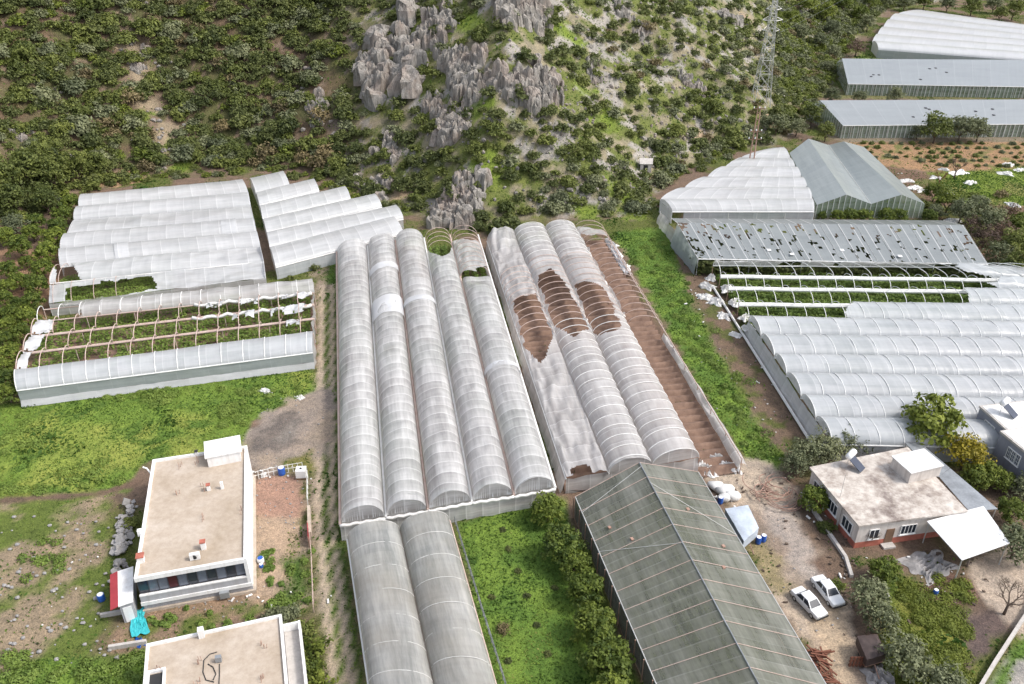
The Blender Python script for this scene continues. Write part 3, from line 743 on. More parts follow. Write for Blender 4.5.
for (tn, sz, rel, nm), L in buckets.items():
    L.sort(key=lambda e: e[0])
    for i, (_, c) in enumerate(L):
        if len(L) == 1: lab = f'{sz} {tn} bush on the hillside {rel} {nm}'
        elif i == 0: lab = f'{sz} {tn} bush closest {rel} {nm}'
        else: lab = f'{sz} {tn} bush {rel} {nm}, {ORD[min(i, 14)]} nearest'
        me, _t = proto(c[5], k); k += 1
        o = put('hillside_shrub', me, None, None, (c[1], c[2], c[3]-.15)); tag(o, lab, 'bush', 'bushes on the hillside')
        o.scale = (c[4], c[4], c[4]*random.uniform(.8, 1.15)); o.rotation_euler.z = random.uniform(0, 6.28)
VV, FF, TT, MI = {}, {}, {}, {}
small = {kn: [crown_arrays(**dict(KINDS[kn][i % len(KINDS[kn])][1], K=26, nl=17, leaf=.145, seed=200+i)) for i in range(3)] for kn in TONE}
mats_ = list(TONE); Vs, Fs, Ts, Ms = [], [], [], []; off = 0
for i, c in enumerate(cand[NIND:]):
    V, F, T = small[c[5]][i % 3]; a = random.uniform(0, 6.28); ca, sa = math.cos(a), math.sin(a); s = c[4]
    W = np.stack([(V[:, 0]*ca-V[:, 1]*sa)*s+c[1], (V[:, 0]*sa+V[:, 1]*ca)*s+c[2], V[:, 2]*s+c[3]-.15], 1)
    Vs.append(W); Fs.append(F+off); Ts.append(np.clip(T*.7+random.random()*.3, 0, 1)); Ms.append(np.full(len(F), mats_.index(c[5]))); off += len(V)
if Vs:
    me = mesh_np('scrub', np.vstack(Vs), np.vstack(Fs), tone=np.concatenate(Ts))
    for kn in mats_: me.materials.append(M[KINDS[kn][0][0]])
    me.polygons.foreach_set('material_index', np.concatenate(Ms).astype(np.int32))
    tag(put('hillside_scrub', me, None), 'low evergreen scrub filling the hillside between the bigger bushes', 'scrub', kind='stuff')
# ------------------------------------------------------------------ greenhouses
def lerp(a, b, t): return np.asarray(a)+(np.asarray(b)-np.asarray(a))*t
class Bay:
    def __init__(s, a0, a1, b0, b1, zg, rise):
        s.a0, s.a1, s.b0, s.b1 = [np.asarray(q, float) for q in (a0, a1, b0, b1)]; s.zg = zg; s.rise = rise
        s.L = (np.hypot(*(s.a1-s.a0))+np.hypot(*(s.b1-s.b0)))/2
    def at(s, u, t, k=1.0, lift=0.0):
        u = np.asarray(u, float)[..., None]; t = np.asarray(t, float)
        a = s.a0+(s.a1-s.a0)*u; b = s.b0+(s.b1-s.b0)*u
        w = .5-.5*np.cos(np.pi*t)*(1+lift*.1)
        xy = a+(b-a)*w[..., None]
        return np.concatenate([xy, (s.zg+(s.rise+lift)*k*np.maximum(np.sin(np.pi*t), 0)**.85)[..., None]], -1)
_uvo = [0]
def film(T, name, bay, m, hole=None, disp=None, du=.65, nt=16, u0=0., u1=1., lift=.0, wob=.05, t0=0., t1=1., seed=0, step=None):
    if hole is not None: du = min(du, .24); nt = max(nt, 30)
    n = max(2, int(bay.L*(u1-u0)/du)); U, S = np.meshgrid(np.linspace(u0, u1, n+1), np.linspace(t0, t1, nt+1), indexing='ij')
    k = 1-.0*U
    p = bay.at(U, S, 1.0, lift)
    edge = np.sin(np.pi*S)
    nz = (fbm(U*bay.L/2.2+seed*7, S*5+seed, 60+seed, 3)-.5)*2*wob*3.5
    if step: nz = nz-.035*np.abs(np.sin(np.pi*U*bay.L/step))
    p[..., 2] += nz*edge
    if disp is not None: p[..., 2] += disp(U, S)
    ids = np.arange((n+1)*(nt+1)).reshape(n+1, nt+1)
    F = np.stack([ids[:-1, :-1], ids[1:, :-1], ids[1:, 1:], ids[:-1, 1:]], -1).reshape(-1, 4)
    if hole is not None:
        c = (p[:-1, :-1]+p[1:, 1:])/2; uc = (U[:-1, :-1]+U[1:, 1:])/2; sc = (S[:-1, :-1]+S[1:, 1:])/2
        keep = ~hole(uc, sc, c).reshape(-1); F = F[keep]
        if len(F) == 0: return None
    _uvo[0] += 137.3
    uvv = np.stack([U*bay.L+_uvo[0], S], -1).reshape(-1, 2)
    V = p.reshape(-1, 3)
    used = np.unique(F); mp = np.full(len(V), -1); mp[used] = np.arange(len(used)); uv = uvv[F.reshape(-1)]
    return T.np_part(name, V[used], mp[F], m, uv=uv, smooth=True)
def pxhole(*polys):
    """holes traced on the sheet itself (vertex lists in photo pixels)"""
    A = [np.array(q, float) for q in polys]
    def f(u, s, c):
        X, Y = Q(c[..., 0], c[..., 1], c[..., 2]); X = X+(vnoise(c[..., 0]*.9, c[..., 1]*.9, 5)-.5)*3; Y = Y+(vnoise(c[..., 0]*.9, c[..., 1]*.9, 6)-.5)*3
        r = np.zeros(X.shape, bool)
        for a in A: r |= inside(a, X, Y)
        return r
    return f
def strip(T, name, top, bot, m, n=None, wob=.06, nv=4, seed=1):
    """vertical sheet between two 3d end-to-end lines: top=(p,q), bot=(p,q)"""
    L = np.linalg.norm(np.array(top[1])-np.array(top[0])); n = n or max(2, int(L/.8))
    U, V_ = np.meshgrid(np.linspace(0, 1, n+1), np.linspace(0, 1, nv+1), indexing='ij')
    p = lerp(np.array(top[0]), np.array(top[1]), U[..., None])*(1-V_[..., None])+lerp(np.array(bot[0]), np.array(bot[1]), U[..., None])*V_[..., None]
    d = np.array(top[1])-np.array(top[0]); nr = np.array([d[1], -d[0]])/(np.hypot(d[0], d[1])+1e-6)
    k = (fbm(U*L/1.1+seed, V_*1.5+seed*3, 90+seed, 3)-.5)*2*wob*2
    p[..., 0] += nr[0]*k; p[..., 1] += nr[1]*k
    ids = np.arange((n+1)*(nv+1)).reshape(n+1, nv+1); F = np.stack([ids[:-1, :-1], ids[1:, :-1], ids[1:, 1:], ids[:-1, 1:]], -1).reshape(-1, 4)
    _uvo[0] += 61.7; uv = np.stack([U*L+_uvo[0], V_], -1).reshape(-1, 2)[F.reshape(-1)]
    return T.np_part(name, p.reshape(-1, 3), F, m, uv=uv, smooth=True)
def arch_wall(T, name, bay, u, m, zb=None, k=.985, nt=14):
    s = np.linspace(0.02, .98, nt+1); p = bay.at(np.full(nt+1, u), s); p[:, 2] = bay.zg+(p[:, 2]-bay.zg)*k
    q = p.copy(); q[:, 2] = bay.zg if zb is None else zb
    V = np.vstack([p, q]); F = np.array([[i, i+1, nt+2+i, nt+1+i] for i in range(nt)])
    w = np.linalg.norm(p-p[0], axis=1); _uvo[0] += 31.1
    uv = np.concatenate([np.stack([w+_uvo[0], np.ones(nt+1)], 1), np.stack([w+_uvo[0], np.zeros(nt+1)], 1)])[F.reshape(-1)]
    return T.np_part(name, V, F, m, uv=uv)
_hoopm = {}
def hoop_mesh(w, rise, r, m):
    k = (round(w, 1), round(rise, 2), r, m.name)
    if k not in _hoopm:
        mb = MB(); mb.tube([(-w/2*math.cos(math.pi*i/14), 0, rise*max(0, math.sin(math.pi*i/14))**.85) for i in range(15)], r, 5)
        me = mb.mesh('hoop'); me.materials.append(m); _hoopm[k] = me
    return _hoopm[k]
def hoops(T, bay, us, m, r=.05, single=True, lift=.03, post=False, frame='hoop_frame'):
    w0 = np.hypot(*(bay.b0-bay.a0)); me = hoop_mesh(w0, bay.rise+lift, r, m) if single else None
    mb = MB()
    for u in us:
        a = lerp(bay.a0, bay.a1, u); b = lerp(bay.b0, bay.b1, u); c = (a+b)/2; d = b-a
        if single:
            o = put('hoop', me, None, T.o, (c[0]-T.loc[0], c[1]-T.loc[1], bay.zg-T.loc[2])); o.rotation_euler.z = math.atan2(d[1], d[0]); o.scale.x = np.hypot(*d)/w0
        else:
            pts = [bay.at(np.array([u]), np.array([i/12]), 1, lift)[0] for i in range(13)]; mb.tube(pts, r, 5)
    if not single and mb.v:
        o = T.part(frame, mb, m); o['kind'] = 'stuff'
def gutter(T, a, b, z, m, r=.09, name='gutter', sag=0):
    mb = MB(); n = 12
    mb.tube([(*lerp(a, b, i/n), z+(.05*math.sin(i*2.1) if sag else 0)) for i in range(n+1)], r, 6); return T.part(name, mb, m)
def posts(T, a, b, z, n, m, r=.05):
    for i in range(n):
        p = lerp(a, b, i/(n-1)); mb = MB(); mb.tube([(p[0], p[1], -.1), (p[0], p[1], z)], r, 6); T.part('post', mb, m)
def quad_pts(q, U, V_): 
    q = [np.asarray(p, float) for p in q]
    return (q[0]*(1-U[:, None])+q[1]*U[:, None])*(1-V_[:, None])+(q[3]*(1-U[:, None])+q[2]*U[:, None])*V_[:, None]
def crops(name, label, quad, rows, n, h, size, mat, z0=.05, spread=.22, gap=.15):
    """leafy crop in rows across a ground quad (rows run from corner 0 to corner 1)"""
    U = rng.uniform(0, 1, n); rw = rng.integers(0, rows, n); wid = np.linalg.norm(np.asarray(quad[3])-np.asarray(quad[0]))/rows
    V_ = (rw+.5+rng.normal(0, spread, n))/rows
    Lq = np.linalg.norm(np.asarray(quad[1])-np.asarray(quad[0]))
    keep = (vnoise(U*Lq*.9, rw*7.7, 3) > gap) & (V_ > 0) & (V_ < 1); U, V_, rw = U[keep], V_[keep], rw[keep]
    xy = quad_pts(quad, U, V_); off = (V_*rows-rw-.5)/.5
    hh = h*(.5+.8*vnoise(U*Lq*.5, rw*3.3, 9))
    z = z0+hh*rng.uniform(.1, 1, len(U))*np.clip(1.1-off**2*.6, .2, 1)
    pts = np.stack([xy[:, 0], xy[:, 1], z], 1); nr = rng.normal(0, .5, (len(U), 3)); nr[:, 2] += 1.6
    V, F = leaf_quads(pts, nr, size, .4, .6)
    t = np.clip(vnoise(U*Lq*.35, rw*2.1, 4)*.6+rng.uniform(0, .4, len(U)), 0, 1)
    return tag(put(name, mesh_np(name, V, F, tone=t), M[mat]), label, name.replace('_', ' '), kind='stuff')
def soil_beds(name, label, quad, n, amp, z, mat, along_=True):
    L = np.linalg.norm(np.asarray(quad[1])-np.asarray(quad[0])); nu = int(L/.22); nv = 30
    U, V_ = np.meshgrid(np.linspace(0, 1, nu+1), np.linspace(0, 1, nv+1), indexing='ij'); xy = quad_pts(quad, U.ravel(), V_.ravel())
    ph = U.ravel()*n*6.283+(fbm(xy[:, 0]/3, xy[:, 1]/3, 12)-.5)*3
    zz = z+amp*np.tanh(2.2*np.sin(ph))+(fbm(xy[:, 0]/.8, xy[:, 1]/.8, 14)-.5)*.22
    ids = np.arange((nu+1)*(nv+1)).reshape(nu+1, nv+1); F = np.stack([ids[:-1, :-1], ids[1:, :-1], ids[1:, 1:], ids[:-1, 1:]], -1).reshape(-1, 4)
    return tag(put(name, mesh_np(name, np.stack([xy[:, 0], xy[:, 1], zz], 1), F, smooth=True), M[mat]), None, None, kind='structure')
def lines(px0, px1, z, ext0=0, ext1=0):
    o = []
    for a, b in zip(px0, px1):
        A, B = P(*a, z), P(*b, z); o.append((A-(B-A)*ext0, B+(B-A)*ext1))
    return o
def sheet_scrap(name, label, px, py, sx, sy, h, m, group, seed, cat='plastic sheet', z=0.0):
    p = P(px, py, z); mb = MB(); rr = random.Random(seed); n = 22
    o = len(mb.v); a = rr.uniform(0, 6.28)
    for i in range(n+1):
        for j in range(n+1):
            u, v = i/n-.5, j/n-.5; e = max(0, 1-(2*u)**4)*max(0, 1-(2*v)**4)
            k = 1+.5*mnoise.noise(Vector((u*3+seed*5, v*3, seed)))
            x, y = u*sx*k, v*sy*k
            zz = z+.04+h*.8*e*(1-abs(mnoise.noise(Vector((u*4+seed, v*7, seed*2.2)))*2.2))*(.5+.8*abs(mnoise.noise(Vector((u*2.1, v*2.1+seed, 3)))))+.10*e*mnoise.noise(Vector((u*14, v*14, seed)))
            mb.v.append((p[0]+x*math.cos(a)-y*math.sin(a), p[1]+x*math.sin(a)+y*math.cos(a), zz+gz(p[0], p[1])))
    for i in range(n):
        for j in range(n): q = o+i*(n+1)+j; mb.f.append((q, q+n+1, q+n+2, q+1))
    return solo(name, label, cat, mb, m, (p[0], p[1], gz(p[0], p[1])), group)
M['scrap'] = m_plain('scrap_film', (.74, .73, .71), .5, 0, .3, 1.2, (.5, .48, .45))

# --- five long tunnels in the centre -------------------------------------------------
zg = 2.3
gl = lines([(340, 524.5), (386, 517), (428, 510), (472, 501.5), (514, 495.5), (555.5, 488)], [(336.5, 252), (367.5, 246), (395, 240), (424, 238), (450, 235), (478, 235)], zg)
T = Thing('tunnel_greenhouse', 'five long parallel grey plastic tunnels side by side at the centre, right end bare hoops', 'greenhouse', (*gl[0][0], 0))
ends = [1, 1, 1, .905, .735]
for i in range(5):
    e_, f_ = (gl[i+1][0]-gl[i][0])*.035, (gl[i+1][1]-gl[i][1])*.035
    b = Bay(gl[i][0]+e_, gl[i][1]+f_, gl[i+1][0]-e_, gl[i+1][1]-f_, zg, 2.05)
    cr = [(.0, 0), (.16, .52), (.17, .55), (.1, .72), (.08, .6)][i]
    def dsp(U, S, i=i, b=b, cr=cr):
        k = sstep(cr[1], cr[1]+.12, U)
        d = cr[0]*k*2.2*(fbm(U*b.L/3.0+i*9, S*3.5, 20+i, 3)-.55)*np.sin(np.pi*S)
        if ends[i] < 1: d = d-np.sin(np.pi*S)**2*1.3*sstep(ends[i]-.09, ends[i], U)
        return d
    hol = None
    if i == 3: hol = lambda u, s, c: (u > .86+.045*np.cos(6.28*s)+.03*vnoise(s*6, s*0, 3))
    film(T, 'film_cover', b, M['film_grey'], hol, dsp, u1=ends[i], seed=i, wob=.06, du=.5)
    us = np.arange(0, b.L, 1.9)/b.L
    hoops(T, b, [u for u in us if u > ends[i]], M['pink_pipe'], .05)
    arch_wall(T, 'end_wall', b, .012, M['film_grey'], zb=.9)
    if ends[i] == 1: arch_wall(T, 'end_wall', b, .995, M['film_grey'])
    mb = MB(); nn = 22
    for j in range(nn):
        if random.random() < .75:
            x = b.at(np.array([.004]), np.array([.06+.88*j/nn]))[0]; w = random.uniform(.02, .09); hh = (x[2]-b.zg)*random.uniform(.35, .97)
            mb.add([(x[0]-w, x[1], b.zg), (x[0]+w, x[1], b.zg), (x[0]+w*.2, x[1]+.05, b.zg+hh)], [(0, 1, 2)])
    T.part('torn_edge', mb, M['film_pure'])
    # rolled film under the arch opening
    mb = MB(); a, c = gl[i][0], gl[i+1][0]
    mb.tube([(*(lerp(a, c, j/14)+np.array([0, -.12])), zg-.12+.08*math.sin(j*1.7+i)) for j in range(15)], .19, 7); T.part('film_roll', mb, M['scrap'], smooth=True)
    # floppy second sheet over parts of the roof
for i, u0, u1 in ((1, .585, .665), (4, .33, .345), (2, .62, .64), (1, .80, .83)):
    b = Bay(gl[i][0], gl[i][1], gl[i+1][0], gl[i+1][1], zg, 1.95); film(T, 'patch_sheet', b, M['film_pure'], u0=u0, u1=u1, lift=.14, seed=40+i, wob=.06)
for i in range(6): gutter(T, gl[i][0], gl[i][1], zg+.02, M['white_pipe'] if i % 2 else M['pink_pipe'], .15)
strip(T, 'front_wall', ((*gl[0][0], zg-.1), (*gl[5][0], zg-.1)), ((*(gl[0][0]-[0, .1]), 0), (*(gl[5][0]-[0, .1]), 0)), M['film_grey'], wob=.1)
for a, b in ((gl[0][0], gl[0][1]), (gl[5][0], gl[5][1])): strip(T, 'side_wall', ((*a, zg), (*b, zg)), ((*a, 0), (*b, 0)), M['film_grey'], wob=.06)
b = Bay(gl[4][0], gl[4][1], gl[5][0], gl[5][1], zg, 1.95)
film(T, 'torn_sheet', b, M['film_torn'], pxhole([(478, 268), (502, 262), (500, 300), (464, 302), (466, 282)]), lambda U, S: -.9*np.sin(np.pi*S)+.7*(fbm(U*18, S*4, 3)-.5), u0=.76, u1=.945, seed=9, wob=.15)
crops('crop_rows', 'green and yellow crop rows at the uncovered back end of the central tunnels', [lerp(gl[3][0], gl[3][1], .86), gl[3][1], gl[5][1], lerp(gl[5][0], gl[5][1], .7)], 7, 5000, 1.0, .2, 'crop')
# --- two nearer tunnels ---------------------------------------------------------------
zg = 2.0
gl = lines([(347.5, 540), (400, 531), (449.5, 521)], [(368.5, 684), (433.5, 684), (495.5, 684)], zg, 0, .35)
T = Thing('tunnel_greenhouse', 'two dull brownish-grey plastic tunnels in the foreground left of the green plot', 'greenhouse', (*gl[0][0], 0))
for i in range(2):
    b = Bay(gl[i][0], gl[i][1], gl[i+1][0], gl[i+1][1], zg, 2.0)
    film(T, 'film_cover', b, M['film_old'], seed=20+i, wob=.05, du=.5)
    arch_wall(T, 'end_wall', b, .004, M['film_old'])
    hoops(T, b, np.arange(0, b.L, 3.2)/b.L, M['scrap'], .022, single=False)
for i in range(3): gutter(T, *gl[i], zg+.03, M['pink_pipe'] if i else M['white_pipe'], .12)
o = gl[1]; gutter(T, o[0]+[.35, 0], o[1]+[.35, 0], zg+.1, M['white_pipe'], .05)
for a, b in (gl[0], gl[2]): strip(T, 'side_wall', ((*a, zg), (*b, zg)), ((*a, 0), (*b, 0)), M['film_old'])
strip(T, 'front_wall', ((*gl[0][0], zg), (*gl[2][0], zg)), ((*gl[0][0], 0), (*gl[2][0], 0)), M['film_old'])
# --- torn four-bay tunnels -------------------------------------------------------------
zg = 2.2
gl = lines([(487, 241), (514, 234), (545, 230), (575, 229), (604, 231)], [(566, 479), (609, 474), (652, 467), (699, 458), (742, 459)], zg)
T = Thing('tunnel_greenhouse', 'torn four-bay tunnels with big holes showing hoops over bare brown soil', 'greenhouse', (*gl[0][0], 0))
def z6(*q): return [(470+x/2.532, 210+y/2.532) for x, y in q]
H0 = z6((104, 232), (130, 215), (165, 213), (190, 255), (214, 310), (190, 375), (178, 388), (140, 352), (115, 305))
H1 = z6((172, 168), (205, 150), (232, 172), (262, 225), (302, 295), (262, 322), (215, 292), (190, 250), (174, 205))
H2 = z6((265, 190), (295, 178), (338, 192), (365, 250), (384, 300), (345, 308), (322, 318), (296, 280), (278, 240))
H3 = z6((284, 80), (340, 78), (372, 140), (405, 168), (470, 270), (506, 350), (540, 440), (600, 560), (655, 625), (580, 640), (500, 520), (430, 380), (380, 290), (330, 180))
H3b = z6((380, 20), (420, 140), (520, 310), (508, 350), (400, 190), (355, 120), (345, 60))
bays = []
H3 = [(574, 236), (585, 236), (640, 232), (760, 440), (760, 475), (700, 475), (640, 350)]; H3b = [(620, 225), (650, 225), (650, 260)]
for i, hol in enumerate((pxhole(H0, z6((250, 655), (290, 640), (310, 665), (270, 680))), pxhole(H1), pxhole(H2), lambda u, s, c: u > .04+.02*vnoise(s*5, s*0, 3))):
    b = Bay(gl[i][0], gl[i][1], gl[i+1][0], gl[i+1][1], zg, 1.9); bays.append(b)
    if i == 0: ds = lambda U, S: (-1.3*np.sin(np.pi*S)*sstep(.0, .1, U)*sstep(.5, .3, U)-1.5*np.sin(np.pi*S)*sstep(.5, .66, U)+1.1*np.abs(2*fbm(U*9+S*3.0, S*3.2-U*7, 71, 3)-1)*np.sin(np.pi*S)**.6)
    elif i == 3: ds = lambda U, S: -1.4*np.sin(np.pi*S)+.5*(fbm(U*20, S*3, 73, 3)-.5)
    else: ds = lambda U, S, i=i: -.9*np.sin(np.pi*S)**2*(np.exp(-((U-(.235-.035*(i == 2)))/.02)**2)+np.exp(-((U-.44)/.02)**2))*.6
    film(T, 'film_cover', b, M['film_torn'], hol, ds, seed=30+i, wob=.05, du=.5, step=2.6, nt=20)
    us = np.arange(0, b.L, 2.05)/b.L
    rngs = {0: (.22, .56), 1: (.18, .5), 2: (.18, .5), 3: (0, .56)}[i]
    hoops(T, b, [u for u in us if rngs[0] <= u <= rngs[1]], M['pink_pipe'], .05)
    hoops(T, b, [u for u in us if not (rngs[0] <= u <= rngs[1]) and i in (1, 2)], M['white_pipe'], .045, single=False, lift=.05)
    arch_wall(T, 'end_wall', b, .997, M['film_torn']) if i in (1, 2) else None
    arch_wall(T, 'end_wall', b, .003, M['film_torn']) if i in (1, 2) else None
for i, u0, u1 in ((1, .20, .56), (2, .17, .50), (3, .02, .50)):
    mb = MB(); n_ = 40; mb.tube([(*(lerp(gl[i][0], gl[i][1], u0+(u1-u0)*j/n_)+[.12*math.sin(j*.9+i)+.08*math.sin(j*2.7), 0]), zg+.08+.14*abs(math.sin(j*.83+i))) for j in range(n_+1)], .24, 6); T.part('film_roll', mb, M['scrap'], smooth=True)
for i, u0, u1, t0, t1 in ((0, .27, .56, .0, .3), (0, .30, .50, .78, 1.0), (1, .19, .50, .0, .22), (1, .24, .46, .80, 1.0), (2, .18, .46, .0, .2), (2, .2, .46, .82, 1.0), (3, .02, .5, .0, .16)):
    film(T, 'torn_sheet', bays[i], M['film_torn'], lambda u, s, c, i=i, t0=t0: np.abs(s-(0 if t0 < .5 else 1)) > .05+.22*vnoise(u*46+i*9+t0, s*2, 11), lambda U, S: -.5*np.sin(np.pi*S)+.7*(fbm(U*60, S*6, 101, 3)-.5), u0=u0, u1=u1, t0=t0, t1=t1, seed=130+i, wob=.12, nt=8)
for i in range(5): gutter(T, *gl[i], zg, M['pink_pipe'] if i in (3, 4) else M['white_pipe'], .09)
for i in (3, 4): posts(T, *gl[i], zg, 14, M['rust_pipe'])
strip(T, 'side_wall', ((*gl[0][0], zg), (*gl[0][1], zg)), ((*(gl[0][0]-[.3, 0]), 0), (*(gl[0][1]-[.6, 0]), 0)), M['film_torn'], wob=.12)
strip(T, 'front_wall', ((*gl[0][1], zg), (*gl[3][1], zg)), ((*gl[0][1], 0), (*gl[3][1], 0)), M['film_torn'], wob=.15)
q0, q1 = P(742, 459, 0), P(620, 250, 0)
b3 = Bay(gl[4][0]+[.2, 0], gl[4][1]+[.2, 0], gl[4][0]+[1.6, 0], gl[4][1]+[1.2, 0], .15, .5)
film(T, 'fallen_sheet', b3, M['film_pure'], lambda u, s, c: (u > .22) & (u < .4), lambda U, S: .5*(fbm(U*24, S*2, 74, 3)-.4), u0=.0, u1=.22, seed=33, wob=.2, nt=8)
b3 = Bay(gl[4][0]+[-.1, 0], gl[4][1]+[-.5, 0], gl[4][0]+[.3, 0], gl[4][1]+[.9, 0], .9, .5)
film(T, 'fallen_sheet', b3, M['film_torn'], None, lambda U, S: .5*(fbm(U*24, S*2, 75, 3)-.4), u0=.55, u1=1.0, seed=34, wob=.2, nt=8)
soil_beds('tilled_soil', '', [gl[0][0], gl[0][1], gl[4][1], gl[4][0]], 46, .3, .3, 'soil_red')
for k, (px, py, sx, sy, h) in enumerate([(618, 256, 2.6, 1.6, .8), (625, 268, 2.4, 1.8, .8), (613, 246, 2, 1.4, .7), (703, 468, 3.4, 2, 1.1), (722, 462, 4, 1.4, .9), (735, 468, 2, 1.2, .7)]):
    sheet_scrap('plastic_sheet', ['torn white sheet heap beside the top right corner of the torn tunnels, middle one', 'torn white sheet heap beside the torn tunnels, nearest of the upper three', 'torn white sheet heap beside the torn tunnels, farthest of the upper three',
        'crumpled white film at the front right corner of the torn tunnels', 'long white film draped past the front corner of the torn tunnels', 'small white film scrap at the right front tip of the torn tunnels'][k], px, py, sx, sy, h, M['scrap'], 'white film scraps by the torn tunnels', k+3)

# --- big gabled house in the foreground -------------------------------------------------
def gable(T, e0, e1, r0, r1, f0, f1, ze, zr, m, over=0, wall=None, ends=(1, 1), n=40, mr=None, slopes=('roof_slope', 'roof_slope')):
    for (a0, a1, nm, mm) in ((e0, e1, slopes[0], m), (f0, f1, slopes[1], mr or m)):
        L = np.hypot(*(np.asarray(a1)-a0)); nu = max(2, int(L/.8)); nv = 10
        U, V_ = np.meshgrid(np.linspace(0, 1, nu+1), np.linspace(0, 1, nv+1), indexing='ij')
        A = lerp(np.array([*a0, ze]), np.array([*a1, ze]), U[..., None]); B = lerp(np.array([*r0, zr]), np.array([*r1, zr]), U[..., None])
        p = A*(1-V_[..., None])+B*V_[..., None]; p[..., 2] += (fbm(p[..., 0]/1.5, p[..., 1]/1.5, 44, 3)-.5)*.08
        ids = np.arange((nu+1)*(nv+1)).reshape(nu+1, nv+1); F = np.stack([ids[:-1, :-1], ids[1:, :-1], ids[1:, 1:], ids[:-1, 1:]], -1).reshape(-1, 4)
        _uvo[0] += 41.3; uv = np.stack([U*L+_uvo[0], V_], -1).reshape(-1, 2)[F.reshape(-1)]
        T.np_part(nm, p.reshape(-1, 3), F, mm, uv=uv, smooth=True)
    if wall:
        for k, (a, r, f) in enumerate(((e0, r0, f0), (e1, r1, f1))):
            if not ends[k]: continue
            a, r, f = [np.asarray(x, float) for x in (a, r, f)]
            nt = 12; V = []; 
            for i in range(nt+1):
                w = i/nt; p = lerp(a, r, w*2) if w < .5 else lerp(r, f, w*2-1); z = ze+(zr-ze)*(1-abs(2*w-1))
                V.append((*p, z-.03)); 
            V += [(v[0], v[1], 0) for v in V]; F = np.array([[i, i+1, nt+2+i, nt+1+i] for i in range(nt)])
            uv = np.array([[np.hypot(*(np.array(v[:2])-a)), v[2]/zr] for v in V])[F.reshape(-1)]
            T.np_part('gable_wall', V, F, wall, uv=uv)
        for a0, a1 in ((e0, e1), (f0, f1)): strip(T, 'side_wall', ((*a0, ze-.04), (*a1, ze-.04)), ((*a0, 0), (*a1, 0)), wall)
ze, zr = 3.0, 6.0
e0, e1 = P(575.3, 497, ze), P(655.6, 682.6, ze); f0, f1 = P(698.4, 472, ze), P(819.7, 673.7, ze); r0, r1 = P(637.7, 461.4, zr), P(766, 690, zr)
r0 = (e0+f0)/2*.7+r0*.3
e1, f1 = e0+(e1-e0)*1.35, f0+(f1-f0)*1.35; r1 = (e1+f1)/2; 
T = Thing('gabled_greenhouse', 'large foreground greenhouse with a wide gabled roof of dirty see-through panels', 'greenhouse', (*e0, 0))
M['net_dark'] = m_film('net_dark', (.10, .105, .10), (.05, .055, .055), .05, 3, .05, .1, .5, .5)
gable(T, e0, e1, r0, r1, f0, f1, ze, zr, M['panel_clear'], wall=M['net_dark'])
L = np.hypot(*(e1-e0)); nr_ = int(L/2.35)
for i in range(nr_+1):
    u = min(1, i*2.35/L)
    for a0, a1 in ((e0, e1), (f0, f1)):
        a, r = lerp(a0, a1, u), lerp(r0, r1, u); mb = MB(); mb.tube([(*a, ze+.05), (*r, zr+.05)], .032, 5); T.part('rafter', mb, M['pink_pipe'])
for a0, a1, us in ((e0, e1, [(.08, .02), (.26, .36)]), (f0, f1, [(.28, .1)])):
    for u0, u1 in us:
        mb = MB(); mb.tube([(*lerp(a0, a1, u0+.0), ze+.1), (*lerp(r0, r1, u1+.0), zr+.1)], .024, 5); T.part('brace', mb, M['steel'])
gutter(T, r0, r1, zr+.05, M['galv'], .07, 'ridge_cap'); gutter(T, e0, e1, ze, M['steel'], .06); gutter(T, f0, f1, ze, M['steel'], .06)
posts(T, e0+[-.15, 0], e1+[-.15, 0], ze, 16, M['rust_pipe'], .06)
crops('crop_rows', 'dark green crop seen faintly through the dirty panels of the gabled foreground greenhouse', [e0+[1, -.5], e1+[1, 0], f1-[1, 0], f0-[1, .5]], 11, 16000, 1.5, .3, 'leaf_dark')
for k, (u, v, sd) in enumerate([(.19, .25, 0), (.27, .45, 0), (.43, .55, 1), (.2, .6, 1), (.34, .35, 1)]):
    a, r = (lerp(e0, e1, u), lerp(r0, r1, u)) if sd == 0 else (lerp(f0, f1, u), lerp(r0, r1, u)); p = lerp(a, r, v); mb = MB(); mb.box((*p, ze+(zr-ze)*v+.1), (.3, .35, .12), .4); T.part('roof_patch', mb, M['rust_pipe'])

# --- right-hand block of ten bays ----------------------------------------------------
zg = 2.2
Lp = [(713, 266), (719.5, 277), (728.6, 289), (737.7, 305), (748.7, 320), (763, 338), (772, 358.5), (781, 377), (797, 399), (814, 421), (831, 445)]
Rp = [(1019, 268), (1024, 281), (1024, 293), (1024, 308), (1024, 326), (1024, 342), (1024, 361), (1024, 380), (1024, 402), (1024, 424), (1024, 449)]
A_ = [P(*p, zg) for p in Lp]; B_ = [P(*p, zg) for p in Rp]
